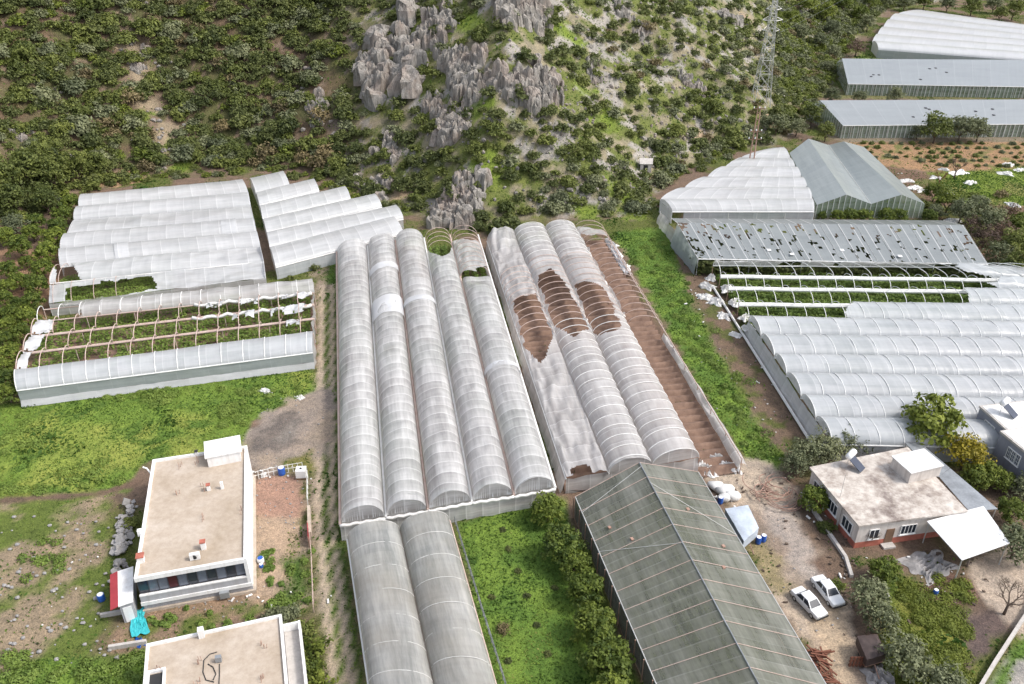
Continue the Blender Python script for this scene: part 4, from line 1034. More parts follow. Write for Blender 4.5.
# one straight left edge and one straight right edge, as the block is built
dl = (A_[-1]-A_[0]); fr = [((a-A_[0])@dl)/(dl@dl) for a in A_]; A_ = [A_[0]+dl*f for f in fr]
Rt0 = B_[0]; dR = np.array([A_[-1][0]-A_[0][0], A_[-1][1]-A_[0][1]])
B_ = [a+(b-a)*((Rt0+dl*f+np.array([9., 0])-a)[0]/(b-a)[0]) for a, b, f in zip(A_, B_, fr)]
B_[0] = A_[0]+(P(1019, 268, zg)-A_[0])
T = Thing('tunnel_greenhouse', 'wide block of ten pale blue-white tunnels lying across the right side, upper rows uncovered', 'greenhouse', (*A_[0], 0))
opens = {0: [(690, 255), (960, 255), (956, 268), (985, 276), (1012, 285), (690, 290)], 1: [(700, 260), (1002, 270), (1000, 282), (985, 283), (1012, 293), (700, 300)],
         2: [(700, 275), (955, 280), (968, 292), (968, 312), (700, 312)], 3: [(700, 290), (858, 299), (845, 312), (850, 328), (700, 330)]}
for i in range(10):
    rise = 1.65
    b = Bay(A_[i], B_[i], A_[i+1], B_[i+1], zg, rise)
    hol = pxhole(opens[i]) if i in opens else None
    ds = (lambda U, S: -.5*np.sin(np.pi*S)*sstep(.75, .85, U)+.8*(fbm(U*14, S*4, 81, 3)-.5)*np.sin(np.pi*S)) if i in (0, 1) else None
    film(T, 'film_cover', b, M['film_blue'], hol, ds, seed=50+i, wob=.025, step=2.9)
    us = np.arange(0, b.L, 2.9)/b.L
    if i in opens:
        lim = {0: 1, 1: .92, 2: .82, 3: .42}[i]
        hoops(T, b, [u for u in us if u <= lim], M['white_pipe'], .05)
        hoops(T, b, [u for u in us if u > lim], M['white_pipe'], .05, single=False)
    else:
        hoops(T, b, us, M['white_pipe'], .055, single=False); arch_wall(T, 'end_wall', b, .004, M['film_blue'])
    gutter(T, A_[i], B_[i], zg+.05, M['white_pipe'], .36 if i in (1, 2, 3, 4) else .1, sag=1)
    if i == 0: film(T, 'torn_sheet', b, M['film_torn'], lambda u, s, c: (vnoise(u*30, s*3, 8) < .25) | (u > .72), lambda U, S: .2*(fbm(U*14, S*4, 82, 3)-.5), t0=0, t1=.38, seed=77, wob=.1, nt=6)
gutter(T, A_[10], B_[10], zg+.05, M['white_pipe'], .1)
strip(T, 'side_wall', ((*A_[4], zg), (*A_[10], zg)), ((*(A_[4]-[.5, 0]), 0), (*(A_[10]-[.5, 0]), 0)), M['film_blue'], wob=.1)
strip(T, 'front_wall', ((*A_[10], zg), (*B_[10], zg)), ((*A_[10], 0), (*B_[10], 0)), M['film_blue'], wob=.1)
for a in A_[:5]: posts(T, a, a+[.01, 0], zg, 2, M['rust_pipe'], .05)
mb = MB(); mb.tube([(*(lerp(A_[1], A_[10], i/20)+np.array([-.9, 0])), .25) for i in range(21)], .2, 6); T.part('film_roll', mb, M['scrap'])
crops('crop_rows', 'lush green crop under the uncovered hoops of the right block', [A_[0]+[.5, .0], lerp(A_[0], B_[0], .96), lerp(A_[4], B_[4], .96), A_[4]+[.5, 0]], 16, 70000, 1.2, .2, 'crop', gap=.04, spread=.34)
for k, (px, py, s, h) in enumerate([(706, 287, 2.4, 1.3), (711, 279, 1.8, 1.5), (704, 297, 2.4, 1.0), (716, 302, 2.6, 1.2), (724, 316, 2.2, .9), (736, 335, 1.8, .6), (727, 289, 2.2, 1.3), (735, 303, 2.2, 1.4), (745, 318, 1.8, 1.3), (748, 328, 1.8, 1.2)]):
    sheet_scrap('film_bundle', ['bundled white film heap left of the uncovered rows, widest of the lot', 'bundled white film on the top left corner post of the right block', 'bundled white film heap lying lowest in the grass edge', 'bundled white film heap nearest the leaning side sheet', 'small bundled film heap below the others along the side sheet', 'flat film scrap farthest down the left edge of the right block',
        'film knotted at the left end of the second uncovered row', 'film knotted at the left end of the third uncovered row', 'film knotted at the left end of the fourth row', 'film knotted just under the fourth row end'][k], px, py, s, s*.8, h, M['scrap'], 'white film bundles along the right block', k+20, 'film bundle', z=0 if k < 6 else .9)

# --- low patched roof ------------------------------------------------------------------
zr, ze = 4.6, 3.0
a0, a1, c0, c1 = P3(677, 222.7, zr), P3(963, 225, zr), P3(698, 259, ze), P3(988, 264.5, ze)
T = Thing('patched_greenhouse', 'low greenhouse whose pale panelled roof is full of small dark holes', 'greenhouse', (c0[0], c0[1], 0))
nu, nv = 150, 34
V, F, UV = [], [], []
for i in range(nu+1):
    for j in range(nv+1):
        p = (a0*(1-i/nu)+a1*i/nu)*(1-j/nv)+(c0*(1-i/nu)+c1*i/nu)*j/nv; V.append(p)
rr = random.Random(5)
gone = set()
for k in range(185):
    u = rr.random()**2.1 if k < 150 else rr.random(); v = rr.random()**1.5 if u < .35 else rr.random()
    i, j = int(u*nu), int(v*nv); ln = rr.choice((1, 1, 2, 2, 3, 5))
    for q in range(ln): gone.add((i, j+q))
    if rr.random() < .4: gone.add((i+1, j))
    if rr.random() < .25: gone.add((i+1, j+1))
for i in range(nu):
    for j in range(nv):
        if (i, j) in gone: continue
        q = i*(nv+1)+j; F.append((q, q+nv+1, q+nv+2, q+1)); UV += [(i*.4, j/nv), (i*.4+.4, j/nv), (i*.4+.4, (j+1)/nv), (i*.4, (j+1)/nv)]
T.np_part('roof_slope', V, F, M['net_patch'], uv=UV)
bk0, bk1 = a0+[0, 6, -1.6], a1+[0, 6, -1.6]
T.np_part('roof_slope', [a0, a1, bk1, bk0], [[0, 1, 2, 3]], M['net_patch'], uv=[(0, 0), (50, 0), (50, 1), (0, 1)])
for k in range(17):
    mb = MB(); mb.tube([tuple(lerp(a0, a1, k/16)+[0, 0, .03]), tuple(lerp(c0, c1, k/16)+[0, 0, .03])], .035, 5); T.part('rafter', mb, M['steel'])
gutter(T, c0[:2], c1[:2], ze, M['white_pipe'], .1)
posts(T, c0[:2], c1[:2], ze, 12, M['white_pipe'], .06)
strip(T, 'side_wall', (a0, c0), ((a0[0]-.8, a0[1], 0), (c0[0]-.3, c0[1], 0)), M['net_grey'], wob=.15)
mb = MB()
for k, (px, py) in enumerate([(842, 250), (769, 250), (792, 254), (900, 256)]):
    p = P3(px, py, 3.5); mb.box(p, (.7, .7, .1))
    T.part('white_patch', mb, M['white_plastic']); mb = MB()
crops('crop_rows', 'dark green crop under the holed panel roof', [a0[:2], a1[:2], c1[:2]-[0, .6], c0[:2]-[0, .6]], 12, 30000, 2.2, .34, 'leaf_dark', gap=0)
p0, p1 = P3(660, 214, 1.6), P3(697, 265, 1.2)
T2 = T
strip(T, 'hanging_sheet', ((p0[0], p0[1], 2.3), (p1[0], p1[1], 2.0)), ((p0[0]-.6, p0[1], 0), (p1[0]-.8, p1[1], 0)), M['film_torn'], wob=.3)

# --- white draped tunnels under the pole ------------------------------------------------
zg = 2.4
Lp = [(672, 212), (660, 201), (684, 189.5), (707, 178.5), (725, 168), (741, 158.5), (776, 149)]; Rp = [(814, 212), (812, 200.5), (807, 189), (801, 178.5), (795, 168.5), (790, 159), (783, 148)]
A_ = [P(*p, zg) for p in Lp]; B_ = [P(*p, zg) for p in Rp]
T = Thing('tunnel_greenhouse', 'bright white six-bay tunnels narrowing towards the hill below the wooden pole', 'greenhouse', (*A_[0], 0))
for i in range(6):
    b = Bay(A_[i], B_[i], A_[i+1], B_[i+1], zg, 1.05 if i < 4 else .7)
    film(T, 'film_cover', b, M['film_white'], None, (lambda U, S: .8*(fbm(U*7, S*3, 91, 3)-.4)*np.sin(np.pi*S)) if i > 3 else None, seed=60+i, wob=.03, step=3.1, du=.8)
    for u in (.002, .998): arch_wall(T, 'end_wall', b, u, M['film_white'])
    if i: gutter(T, A_[i], B_[i], zg+.05, M['scrap'], .1)
strip(T, 'front_wall', ((*(A_[0]+[2.3, 0]), zg), (*B_[0], zg)), ((*(A_[0]+[2.3, 0]), 0), (*B_[0], 0)), M['film_blue'])
for a in (A_, B_):
    for i in range(6): strip(T, 'side_wall', ((*a[i], zg), (*a[i+1], zg)), ((*a[i], gz(*a[i])-.2), (*a[i+1], gz(*a[i+1])-.2)), M['film_white'])
gutter(T, A_[0], B_[0], zg, M['white_pipe'], .14); posts(T, A_[0], B_[0], zg, 6, M['white_pipe'], .07)
# --- grey double gable -------------------------------------------------------------------
ze, zr = 3, 5
e0, e1 = P(789.5, 153, ze), P(817, 205, ze); v0, v1 = P(828.5, 145, ze), P(871, 204, ze); f0, f1 = P(864, 147, ze), P(925, 204, ze)
T = Thing('gabled_greenhouse', 'grey greenhouse with two side by side gables and crop visible in its glazed front', 'greenhouse', (*e1, 0))
M['glaze_green'] = m_film('glaze_green', (.40, .46, .40), (.20, .27, .18), .5, 1.1, .07, .8, .6, .5)
gable(T, e0, e1, P(808.5, 138.5, zr), P(846.5, 194.6, zr), v0, v1, ze, zr, M['net_grey'], wall=M['glaze_green'], ends=(0, 1))
gable(T, v0, v1, P(843.7, 141.4, zr), P(901.7, 194.6, zr), f0, f1, ze, zr, M['net_grey'], wall=M['glaze_green'], ends=(0, 1))
gutter(T, v0, v1, ze+.03, M['steel'], .1)
crops('crop_rows', 'green crop behind the glazed front of the double gabled greenhouse', [e1+[.5, 1], f1+[-.5, 1], f1+[-.5, 6], e1+[.5, 6]], 5, 2500, 1.8, .3, 'crop')
# --- two long grey gables further back -------------------------------------------------
for nm, ey, ry, xl, rl, lab in (('a', (125.7, 124.3), (100.3, 99.4), 843, 820, 'long grey gabled greenhouse, the nearer of the two behind the red field'), ('b', (84, 87), (58.5, 60), 848, 842, 'long grey gabled greenhouse, the farther one just before the white tunnels')):
    ze, zr = 3.2, 6.2
    e0, e1 = P(xl, ey[0], ze), P(1024, ey[1], ze); e1 = e0+(e1-e0)*1.25; r0, r1 = P(rl, ry[0], zr), P(1024, ry[1], zr); r1 = r0+(r1-r0)*1.25
    f0, f1 = r0+(r0-e0)*.45, r1+(r1-e1)*.45
    T = Thing('gabled_greenhouse', lab, 'greenhouse', (*e0, 0))
    gable(T, e0, e1, r0, r1, f0, f1, ze, zr, M['net_far'], wall=M['glaze_green'], n=60)
    gutter(T, e0, e1, ze, M['steel'], .12); posts(T, e0-[0, .1], e1-[0, .1], ze, 26, M['steel'], .07)
    for k in range(7):
        u = random.uniform(.05, .75); v = random.uniform(.15, .7); p = lerp(lerp(e0, e1, u), lerp(r0, r1, u), v); mb = MB(); mb.box((*p, ze+(zr-ze)*v+.06), (.6, .7, .12)); T.part('roof_patch', mb, M['frame_dark'])
# --- farthest white tunnels ---------------------------------------------------------------
zg = 2.6
Lp = [(878, 50), (872, 43), (877, 36), (883, 28.5), (889, 21), (897, 15.5), (926, 12.5)]; Rp = [(1024, 61), (1024, 54.5), (1024, 48), (1024, 42), (1024, 36.5), (1024, 31.5), (1024, 27)]
A_ = [P(*p, zg) for p in Lp]; B_ = [P(*p, zg) for p in Rp]; B_ = [a+(b-a)*1.25 for a, b in zip(A_, B_)]
T = Thing('tunnel_greenhouse', 'brightest white wide tunnels in the top right corner', 'greenhouse', (*A_[0], 0))
for i in range(6):
    b = Bay(A_[i], B_[i], A_[i+1], B_[i+1], zg, 1.5); film(T, 'film_cover', b, M['film_pure'], seed=70+i, wob=.03, du=1.5)
    if i: gutter(T, A_[i], B_[i], zg+.05, M['steel'], .22)
    arch_wall(T, 'end_wall', b, .002, M['film_pure'], zb=0)
strip(T, 'front_wall', ((*A_[0], zg), (*B_[0], zg)), ((*A_[0], 0), (*B_[0], 0)), M['net_grey'])
# --- upper left block -----------------------------------------------------------------------
zg = 2.2
Lp = [(83, 197), (79, 209), (74, 221), (67, 236), (60.5, 251), (60.5, 267.5), (50, 284), (49, 304)]; Rp = [(242, 182), (248.8, 195), (251, 207), (254, 220.5), (257, 234), (260.6, 247.5), (264, 262), (266, 278)]
A_ = [P(*p, zg) for p in Lp]; B_ = [P(*p, zg) for p in Rp]
T = Thing('tunnel_greenhouse', 'white seven-row greenhouse at the upper left, its front row torn open over crops', 'greenhouse', (*A_[7], 0))
for i in range(7):
    b = Bay(A_[i], B_[i], A_[i+1], B_[i+1], zg, 1.35 if i not in (2, 6) else .7)
    hol = None; ds = None
    if i == 5: hol = pxhole([(55, 262), (70, 262), (82, 280), (55, 290)]); ds = lambda U, S: -.9*np.sin(np.pi*S)*sstep(.55, .95, U)+.5*(fbm(U*9, S*3, 96, 3)-.5)
    if i == 6: hol = pxhole([(66, 287), (150, 275.5), (159, 288), (112, 297), (66, 302)], [(30, 260), (58, 270), (58, 281), (30, 290)]); ds = lambda U, S: -.6*np.sin(np.pi*S)+.7*(fbm(U*9, S*3, 97, 3)-.5)
    if i == 2: ds = lambda U, S: .7*(fbm(U*8, S*3, 98, 3)-.5)*np.sin(np.pi*S)
    film(T, 'film_cover', b, M['film_white'], hol, ds, seed=80+i, wob=.035, step=3.1)
    if i < 5: arch_wall(T, 'end_wall', b, .003, M['film_white'], zb=.2)
    arch_wall(T, 'end_wall', b, .997, M['film_white'], zb=.2)
    gutter(T, A_[i], B_[i], zg+.03, M['scrap'], .1)
    if i in (5, 6): hoops(T, b, [0.02, .1, .2, .3] if i == 6 else [.0, .04], M['pink_pipe'], .05)
for i, u0, u1, in ((3, .82, .90), (4, .27, .34)):
    b = Bay(A_[i], B_[i], A_[i+1], B_[i+1], zg, 1.35); film(T, 'patch_sheet', b, M['film_white'], u0=u0, u1=u1, lift=.12, seed=45+i, wob=.06)
b = Bay(lerp(A_[5], B_[5], .15)+[0, 1.5], lerp(A_[5], B_[5], .98)+[0, 3], lerp(A_[7], B_[7], .45), lerp(A_[6], B_[6], .98), 2.7, .5)
strip(T, 'front_wall', ((*A_[7], zg), (*B_[7], zg)), ((*A_[7], 0), (*B_[7], 0)), M['film_torn'])
strip(T, 'side_wall', ((*A_[6], zg), (*A_[7], zg)), ((*A_[6], 0), (*A_[7], 0)), M['film_pure'])
crops('crop_rows', 'bright green crop rows in the torn front row of the upper left greenhouse', [A_[5], lerp(A_[5], B_[5], .55), lerp(A_[7], B_[7], .55), A_[7]], 11, 16000, 1.0, .14, 'crop', gap=.05)
# --- lower left torn block ----------------------------------------------------------------------
zg = 2.5
Lp = [(43.7, 310), (38, 322), (32, 337), (24, 354), (17, 373), (17, 391)]; Rp = [(312.7, 282), (314.4, 293), (314.4, 305), (314.4, 319), (313.5, 334), (313, 353)]
A_ = [P(*p, zg) for p in Lp]; B_ = [P(*p, zg) for p in Rp]
T = Thing('tunnel_greenhouse', 'torn lower left greenhouse with pinkish bare frames over crops and one covered front row', 'greenhouse', (*A_[5], 0))
def z4(*q): return [(x/2.974, 170+y/2.974) for x, y in q]
for i in range(5):
    b = Bay(A_[i], B_[i], A_[i+1], B_[i+1], zg, 1.3)
    us = np.arange(0, b.L, 2.95)/b.L
    if i in (0, 4):
        film(T, 'film_cover', b, M['film_torn'] if i == 0 else M['film_blue'], None if i else pxhole(z4((100, 400), (240, 400), (240, 450), (90, 470))), (lambda U, S: .5*(fbm(U*14, S*3, 99, 3)-.55)*np.sin(np.pi*S)) if i == 0 else None, seed=90+i, wob=.04, step=2.95)
        hoops(T, b, us, M['white_pipe'], .06, single=False)
    else:
        hoops(T, b, us, M['pink_pipe'], .065)
        rem = {1: [(0.0, .06), (.60, .66), (.72, .80), (.86, .98)], 2: [(0, .045), (.70, .78), (.84, .97)], 3: [(.0, .03), (.90, .95)]}[i]
        for k, (u0, u1) in enumerate(rem):
            film(T, 'torn_sheet', b, M['film_pure'], lambda u, s, c, k=k: fbm(u*60+k*3, s*3.2, 5+k, 3) < .44, lambda U, S: -.7*np.sin(np.pi*S)+1.0*(fbm(U*50, S*5, 100, 3)-.5), u0=u0, u1=u1, t0=.0, t1=.55 if u0 > .3 else .9, seed=k, wob=.2, nt=10, du=.3)
    posts(T, A_[i], B_[i], zg, 7, M['pink_pipe'], .06)
for i in range(6):
    gutter(T, A_[i], B_[i], zg+.03, M['pink_pipe'] if i < 5 else M['white_pipe'], .2 if i in (2, 3, 4) else .1)
    if i in (1, 2):
        mb = MB(); mb.tube([(*lerp(A_[i], B_[i], .55+.44*j/24), zg+.2-.35*abs(math.sin(j*.9))) for j in range(25)], .28, 6); T.part('film_roll', mb, M['scrap'], smooth=True)
b = Bay(A_[4], B_[4], A_[5], B_[5], zg, 1.3)
for u in (.002, .998): arch_wall(T, 'end_wall', b, u, M['film_blue'], zb=0)
strip(T, 'front_wall', ((*A_[5], zg), (*B_[5], zg)), ((*A_[5], 1.0), (*B_[5], 1.0)), M['net_grey'])
strip(T, 'front_skirt', ((*A_[5], 1.0), (*B_[5], 1.0)), ((*(A_[5]-[0, .25]), 0), (*(B_[5]-[0, .25]), 0)), M['film_pure'])
strip(T, 'side_wall', ((*B_[0], zg), (*B_[5], zg)), ((*B_[0], 0), (*B_[5], 0)), M['film_torn'], wob=.3)
crops('crop_rows', 'green crop rows under the bare frames of the lower left greenhouse', [A_[0]+[.5, -.8], B_[0]-[.5, .8], B_[4]-[.5, 0], A_[4]+[.5, 0]], 17, 26000, 1.3, .19, 'crop', gap=.30)
soil_beds('tilled_soil', '', [A_[0], A_[5], B_[5], B_[0]], 13, .1, .1, 'soil_red')
# --- staircase shaped block ---------------------------------------------------------------------
zg = 2.2
Lp = [(250, 180), (256, 194.5), (260, 207.5), (263, 221), (267, 234.5), (270, 249), (275.7, 268)]; Rp = [(264, 177), (290, 186.6), (319.6, 192.5), (351, 200.3), (382, 207.5), (403.6, 219.5), (404, 234.5)]
A_ = [P(*p, zg) for p in Lp]; B_ = [P(*p, zg) for p in Rp]
T = Thing('tunnel_greenhouse', 'white staircase shaped greenhouse whose rows get longer towards the front, left of the cliffs', 'greenhouse', (*A_[6], 0))
for i in range(6):
    d = B_[i+1]-A_[i+1]; bb = A_[i]+d/np.linalg.norm(d)*np.linalg.norm(d)*.99
    b = Bay(A_[i], bb, A_[i+1], B_[i+1], zg, 1.2)
    film(T, 'film_cover', b, M['film_white'], None, None, seed=110+i, wob=.035, step=2.6); arch_wall(T, 'end_wall', b, .003, M['film_white'], zb=.1); arch_wall(T, 'end_wall', b, .997, M['film_white'], zb=.1)
    gutter(T, A_[i+1], B_[i+1], zg+.03, M['scrap'], .1)
strip(T, 'front_wall', ((*A_[6], zg), (*B_[6], zg)), ((*A_[6], 0), (*B_[6], 0)), M['film_blue'])
# ------------------------------------------------------------------ houses
class Fr:
    """local frame on the ground: x along the front, y going back"""
    def __init__(s, o, x, y=None, z=0):
        s.o = np.asarray(o, float); s.ex = (np.asarray(x)-s.o); s.w = np.hypot(*s.ex); s.ex = s.ex/s.w
        s.ey = np.array([-s.ex[1], s.ex[0]]); s.d = (np.asarray(y)-s.o)@s.ey if y is not None else 1; s.z = z
        s.a = math.atan2(s.ex[1], s.ex[0])
    def p(s, x, y, z=0): q = s.o+s.ex*x+s.ey*y; return (q[0], q[1], s.z+z)
    def box(s, mb, x0, x1, y0, y1, z0, z1):
        mb.prism([s.p(x0, y0)[:2], s.p(x1, y0)[:2], s.p(x1, y1)[:2], s.p(x0, y1)[:2]], s.z+z0, s.z+z1); return mb
    def b(s, *a): return s.box(MB(), *a)
def parapet(T, f, x0, x1, y0, y1, z0, z1, t, m, name='parapet'):
    for q in ((x0, x1, y0, y0+t), (x0, x1, y1-t, y1), (x0, x0+t, y0+t, y1-t), (x1-t, x1, y0+t, y1-t)): T.part(name, f.b(*q, z0, z1), m)
def window(T, f, x, z, w, h, y=0, side='front', panes=2, frame=None, glass=None, bars=0, grille=None):
    """window with frame, panes and sill on a wall of the frame; side 'left' puts it on the x=const wall (x is then y)"""
    fr = frame or M['plaster_white']; gl = glass or M['glass_dark']; t = .07
    def bx(a0, a1, d0, d1, z0, z1): return f.b(a0, a1, y+d0, y+d1, z0, z1) if side == 'front' else f.b(y+d0, y+d1, a0, a1, z0, z1)
    mb = MB()
    for q in ((x-t, x, z-t, z+h+t), (x+w, x+w+t, z-t, z+h+t)): mb2 = bx(q[0], q[1], -.09, .02, q[2], q[3]); mb.add(mb2.v, mb2.f)
    for q in ((z-t, z), (z+h, z+h+t)): mb2 = bx(x, x+w, -.085, .02, *q); mb.add(mb2.v, mb2.f)
    for i in range(1, panes): mb2 = bx(x+w*i/panes-.03, x+w*i/panes+.03, -.08, .02, z, z+h); mb.add(mb2.v, mb2.f)
    o = T.part('window', mb, fr)
    T.part('pane', bx(x, x+w, -.035, .0, z, z+h), gl, parent=o).location = (0, 0, 0)
    T.part('sill', bx(x-.15, x+w+.15, -.16, -.002, z-t-.08, z-t-.002), fr, parent=o)
    if bars:
        mb = MB()
        for i in range(bars+1):
            mb2 = bx(x+w*i/bars-.012, x+w*i/bars+.012, -.125, -.10, z-.05, z+h+.05); mb.add(mb2.v, mb2.f)
        for i in range(4): mb2 = bx(x-.05, x+w+.05, -.122, -.103, z+h*i/3-.012, z+h*i/3+.012); mb.add(mb2.v, mb2.f)
        T.part('grille', mb, grille or M['plaster_white'], parent=o)
# --- white and grey house on the left
Z = 4.7
FL, FRr, TL = P(134, 577, Z), P(246.3, 557, Z), P(145.5, 460.5, Z)
f = Fr(FL, FRr, TL); W_, D_ = f.w, f.d
T = Thing('white_house', 'white flat-roofed house on the left with beige roof, dark glazed front and grey base', 'house', f.p(0, 0))
T.part('wall', f.b(0, W_, .35, D_, -.1, Z-.45), M['plaster_white'])
T.part('roof', f.b(.25, W_-.25, .25, D_-.25, Z-.44, Z-.3), M['roof_screed'])
parapet(T, f, 0, W_, -.25, D_, Z-.5, Z, .28, M['plaster_white'])
T.part('base_wall', f.b(.05, W_, .02, .34, -.1, 1.0), M['plaster_grey'])
T.part('floor_slab', f.b(-.05, W_+.05, -.28, .34, 1.0, 1.42), M['plaster_white'])
T.part('balcony_front', f.b(0, W_-.35, -.18, .0, 1.43, 2.15), M['plaster_grey'])
T.part('handrail', f.b(0, W_-.35, -.22, .05, 2.16, 2.3), M['plaster_white'])
T.part('pier', f.b(W_-.34, W_, -.2, .34, 1.43, Z-.51), M['plaster_white'])
T.part('footing', f.b(-.1, W_+.25, -.22, .02, -.1, .28), M['footing']); T.part('footing', f.b(W_, W_+.3, .02, D_, -.1, .22), M['footing'])
nP = 11; pw = (W_-.4)/nP
for i in range(nP):
    x0 = .03+i*pw
    fo = MB()
    for q in ((x0, x0+.07, 2.31, Z-.52), (x0+.07, x0+pw-.01, 2.31, 2.38), (x0+.07, x0+pw-.01, Z-.6, Z-.52)): f.box(fo, q[0], q[1], .1, .22, q[2], q[3])
    wo = T.part('window', fo, M['frame_dark'])
    T.part('pane', f.b(x0+.07, x0+pw, .14, .17, 2.38, Z-.6), [M['glass_dark'], M['glass_mid'], M['glass_mid'], M['curtain_red'], M['glass_mid'], M['glass_dark'], M['glass_mid'], M['glass_dark'], M['glass_mid'], M['glass_dark'], M['glass_mid']][i], parent=wo)  # glass_mid panes have their lit grey put into the colour
bx = Fr(P(208.8, 467.5, Z-.3), P(241.5, 461, Z-.3)); 
T.part('stair_house', bx.b(0, bx.w, 0, 2.9, Z-.3, Z+1.0), M['plaster_white']); T.part('stair_roof', bx.b(-.2, bx.w+.25, -.1, 3.1, Z+1.0, Z+1.15), M['plaster_white'])
def chim(px, py, h, w, cap=None, m=None, lean=0):
    p = P(px, py, Z-.3); mb = MB(); mb.box((*p, Z-.3+h/2), (w, w, h), f.a); o = T.part('chimney', mb, m or M['plaster_white'])
    if cap: c = MB(); c.box((*p, Z-.3+h+.06), (w*1.25, w*1.25, .12), f.a); T.part('chimney_cap', c, cap, parent=o)
chim(204, 548.5, .9, .45, M['wall_red']); chim(141.5, 561.5, .75, .6, M['wall_red']); chim(209, 490, .7, .35, M['wall_red']); chim(222.5, 488.5, .9, .3); chim(140.5, 535, .7, .4); chim(197, 455.5, .6, .3, M['black'])
p = P(195.5, 559, Z-.3); mb = MB(); mb.box((*p, Z+.1), (.95, .4, .7), f.a); ac = T.part('air_conditioner', mb, M['plaster_white'])
mb = MB(); mb.lathe((p[0]+.38*math.sin(f.a)*.0, p[1]-.215, Z+.12), [(.27, 0), (.25, -.015)], 16, 'Y'); T.part('fan', mb, M['black'], parent=ac)
p = P(222, 594, 1.0); mb = MB(); mb.box((*f.p(f.w*.74, -.45, .62)[:2], .7), (.9, .4, .75), f.a); T.part('air_conditioner', mb, M['galv'])
mb = MB(); mb.tube([f.p(-.12, D_-1.8, .1), f.p(-.12, D_-1.8, Z-.6), f.p(-.5, D_-1.4, Z-.1), f.p(-.9, D_-1.3, Z+.1)], .09, 8); T.part('drain_pipe', mb, M['white_plastic'])
# roof reinforcement stubs
mb = MB()
for (px, py) in [(181, 468), (178, 493), (203, 489), (202, 519), (240, 512), (197, 462)]:
    for q in range(4):
        x, y = P(px+random.uniform(-2, 2), py+random.uniform(-3, 3), Z-.3); mb = MB(); mb.tube([(x, y, Z-.3), (x+random.uniform(-.1, .1), y, Z+.25)], .03, 4); T.part('rebar', mb, M['rust_pipe'])
# lean-to
f2 = Fr(P(118.2, 605.5, 2.5), P(131, 602, 2.5), P(124, 568, 2.7))
T = Thing('lean_to_shed', 'low white lean-to with a dark red roof edge beside the white house', 'shed', f2.p(0, 0))
T.part('wall', f2.b(.05, f2.w+.1, .1, f2.d, -.05, 2.38), M['plaster_grey'])
mb = MB(); mb.slab([f2.p(0, -.15, 2.5), f2.p(f2.w+.2, -.15, 2.62), f2.p(f2.w+.35, f2.d, 2.62), f2.p(0, f2.d, 2.5)], .09); T.part('roof', mb, M['plaster_white'])
mb = MB(); mb.slab([f2.p(-.75, -.1, 2.3), f2.p(-.003, -.1, 2.52), f2.p(-.003, f2.d, 2.52), f2.p(-.75, f2.d, 2.3)], .08); T.part('roof_edge', mb, M['red_sheet'])
T.part('door', f2.b(.25, 1.05, .02, .09, 0, 1.95), M['white_plastic'])
# --- second house at the bottom left
Z = 4.4
BL, BR, NL = P(146.2, 643.7, Z), P(281.4, 613.8, Z), P(144.8, 684, Z)
f = Fr(BL, BR); f.ey = -f.ey; D2 = 13
T = Thing('beige_roof_house', 'flat-roofed house at the bottom edge with a stained beige roof and side balcony', 'house', f.p(0, 0))
T.part('wall', f.b(.05, f.w-.05, .05, D2, -.1, Z-.42), M['plaster_white'])
T.part('roof', f.b(.2, f.w-.2, .2, D2, Z-.41, Z-.25), M['roof_screed'])
parapet(T, f, 0, f.w, 0, D2, Z-.45, Z, .24, M['plaster_white'])
T.part('balcony_slab', f.b(f.w, f.w+1.35, .9, D2, Z-1.5, Z-1.3), M['concrete'])
T.part('balcony_wall', f.b(f.w+1.35, f.w+1.55, .9, D2, Z-1.6, Z-.35), M['plaster_white']); T.part('balcony_wall', f.b(f.w+.01, f.w+1.34, .9, 1.08, Z-1.29, Z-.4), M['plaster_white'])
T.part('balcony_support', f.b(f.w+.01, f.w+1.3, 1.0, D2, -.1, Z-1.51), M['plaster_grey'])
q = f.p(.0, 3.3); 
T.part('opening_shade', f.b(.26, 1.5, 3.4, 5, Z-.24, Z-.2), M['black']); parapet(T, f, .25, 1.75, 3.1, 5.2, Z-.24, Z+.05, .2, M['plaster_white'], 'opening_curb')  # black plate stands in for the shade inside the opening
p = P(202, 636, Z-.2); mb = MB(); mb.box((*p, Z+.25), (.5, .5, 1.0), f.a); T.part('chimney', mb, M['plaster_white'])
p = P(219, 661, Z-.2); mb = MB(); mb.box((*p, Z+.1), (.5, .35, .6), .2); T.part('pump_box', mb, M['galv'])
for pts in ([(217, 652), (210, 654), (204, 660), (203, 672), (206, 680), (214, 682)], [(208, 664), (213, 667), (216, 674), (213, 680)], [(219.5, 664), (219.5, 675), (219, 684)]):
    mb = MB(); mb.tube([(*P(x, y, Z-.2), Z-.2) for x, y in pts], .045, 5); T.part('hose', mb, M['black'])
for (px, py) in [(264, 647), (263, 680), (198, 684), (200, 662), (159, 670)]:
    for q in range(5):
        x, y = P(px+random.uniform(-3, 3), py+random.uniform(-3, 3), Z-.25); mb = MB(); mb.tube([(x, y, Z-.25), (x+random.uniform(-.1, .1), y, Z+.3)], .028, 4); T.part('rebar', mb, M['rust_pipe'])
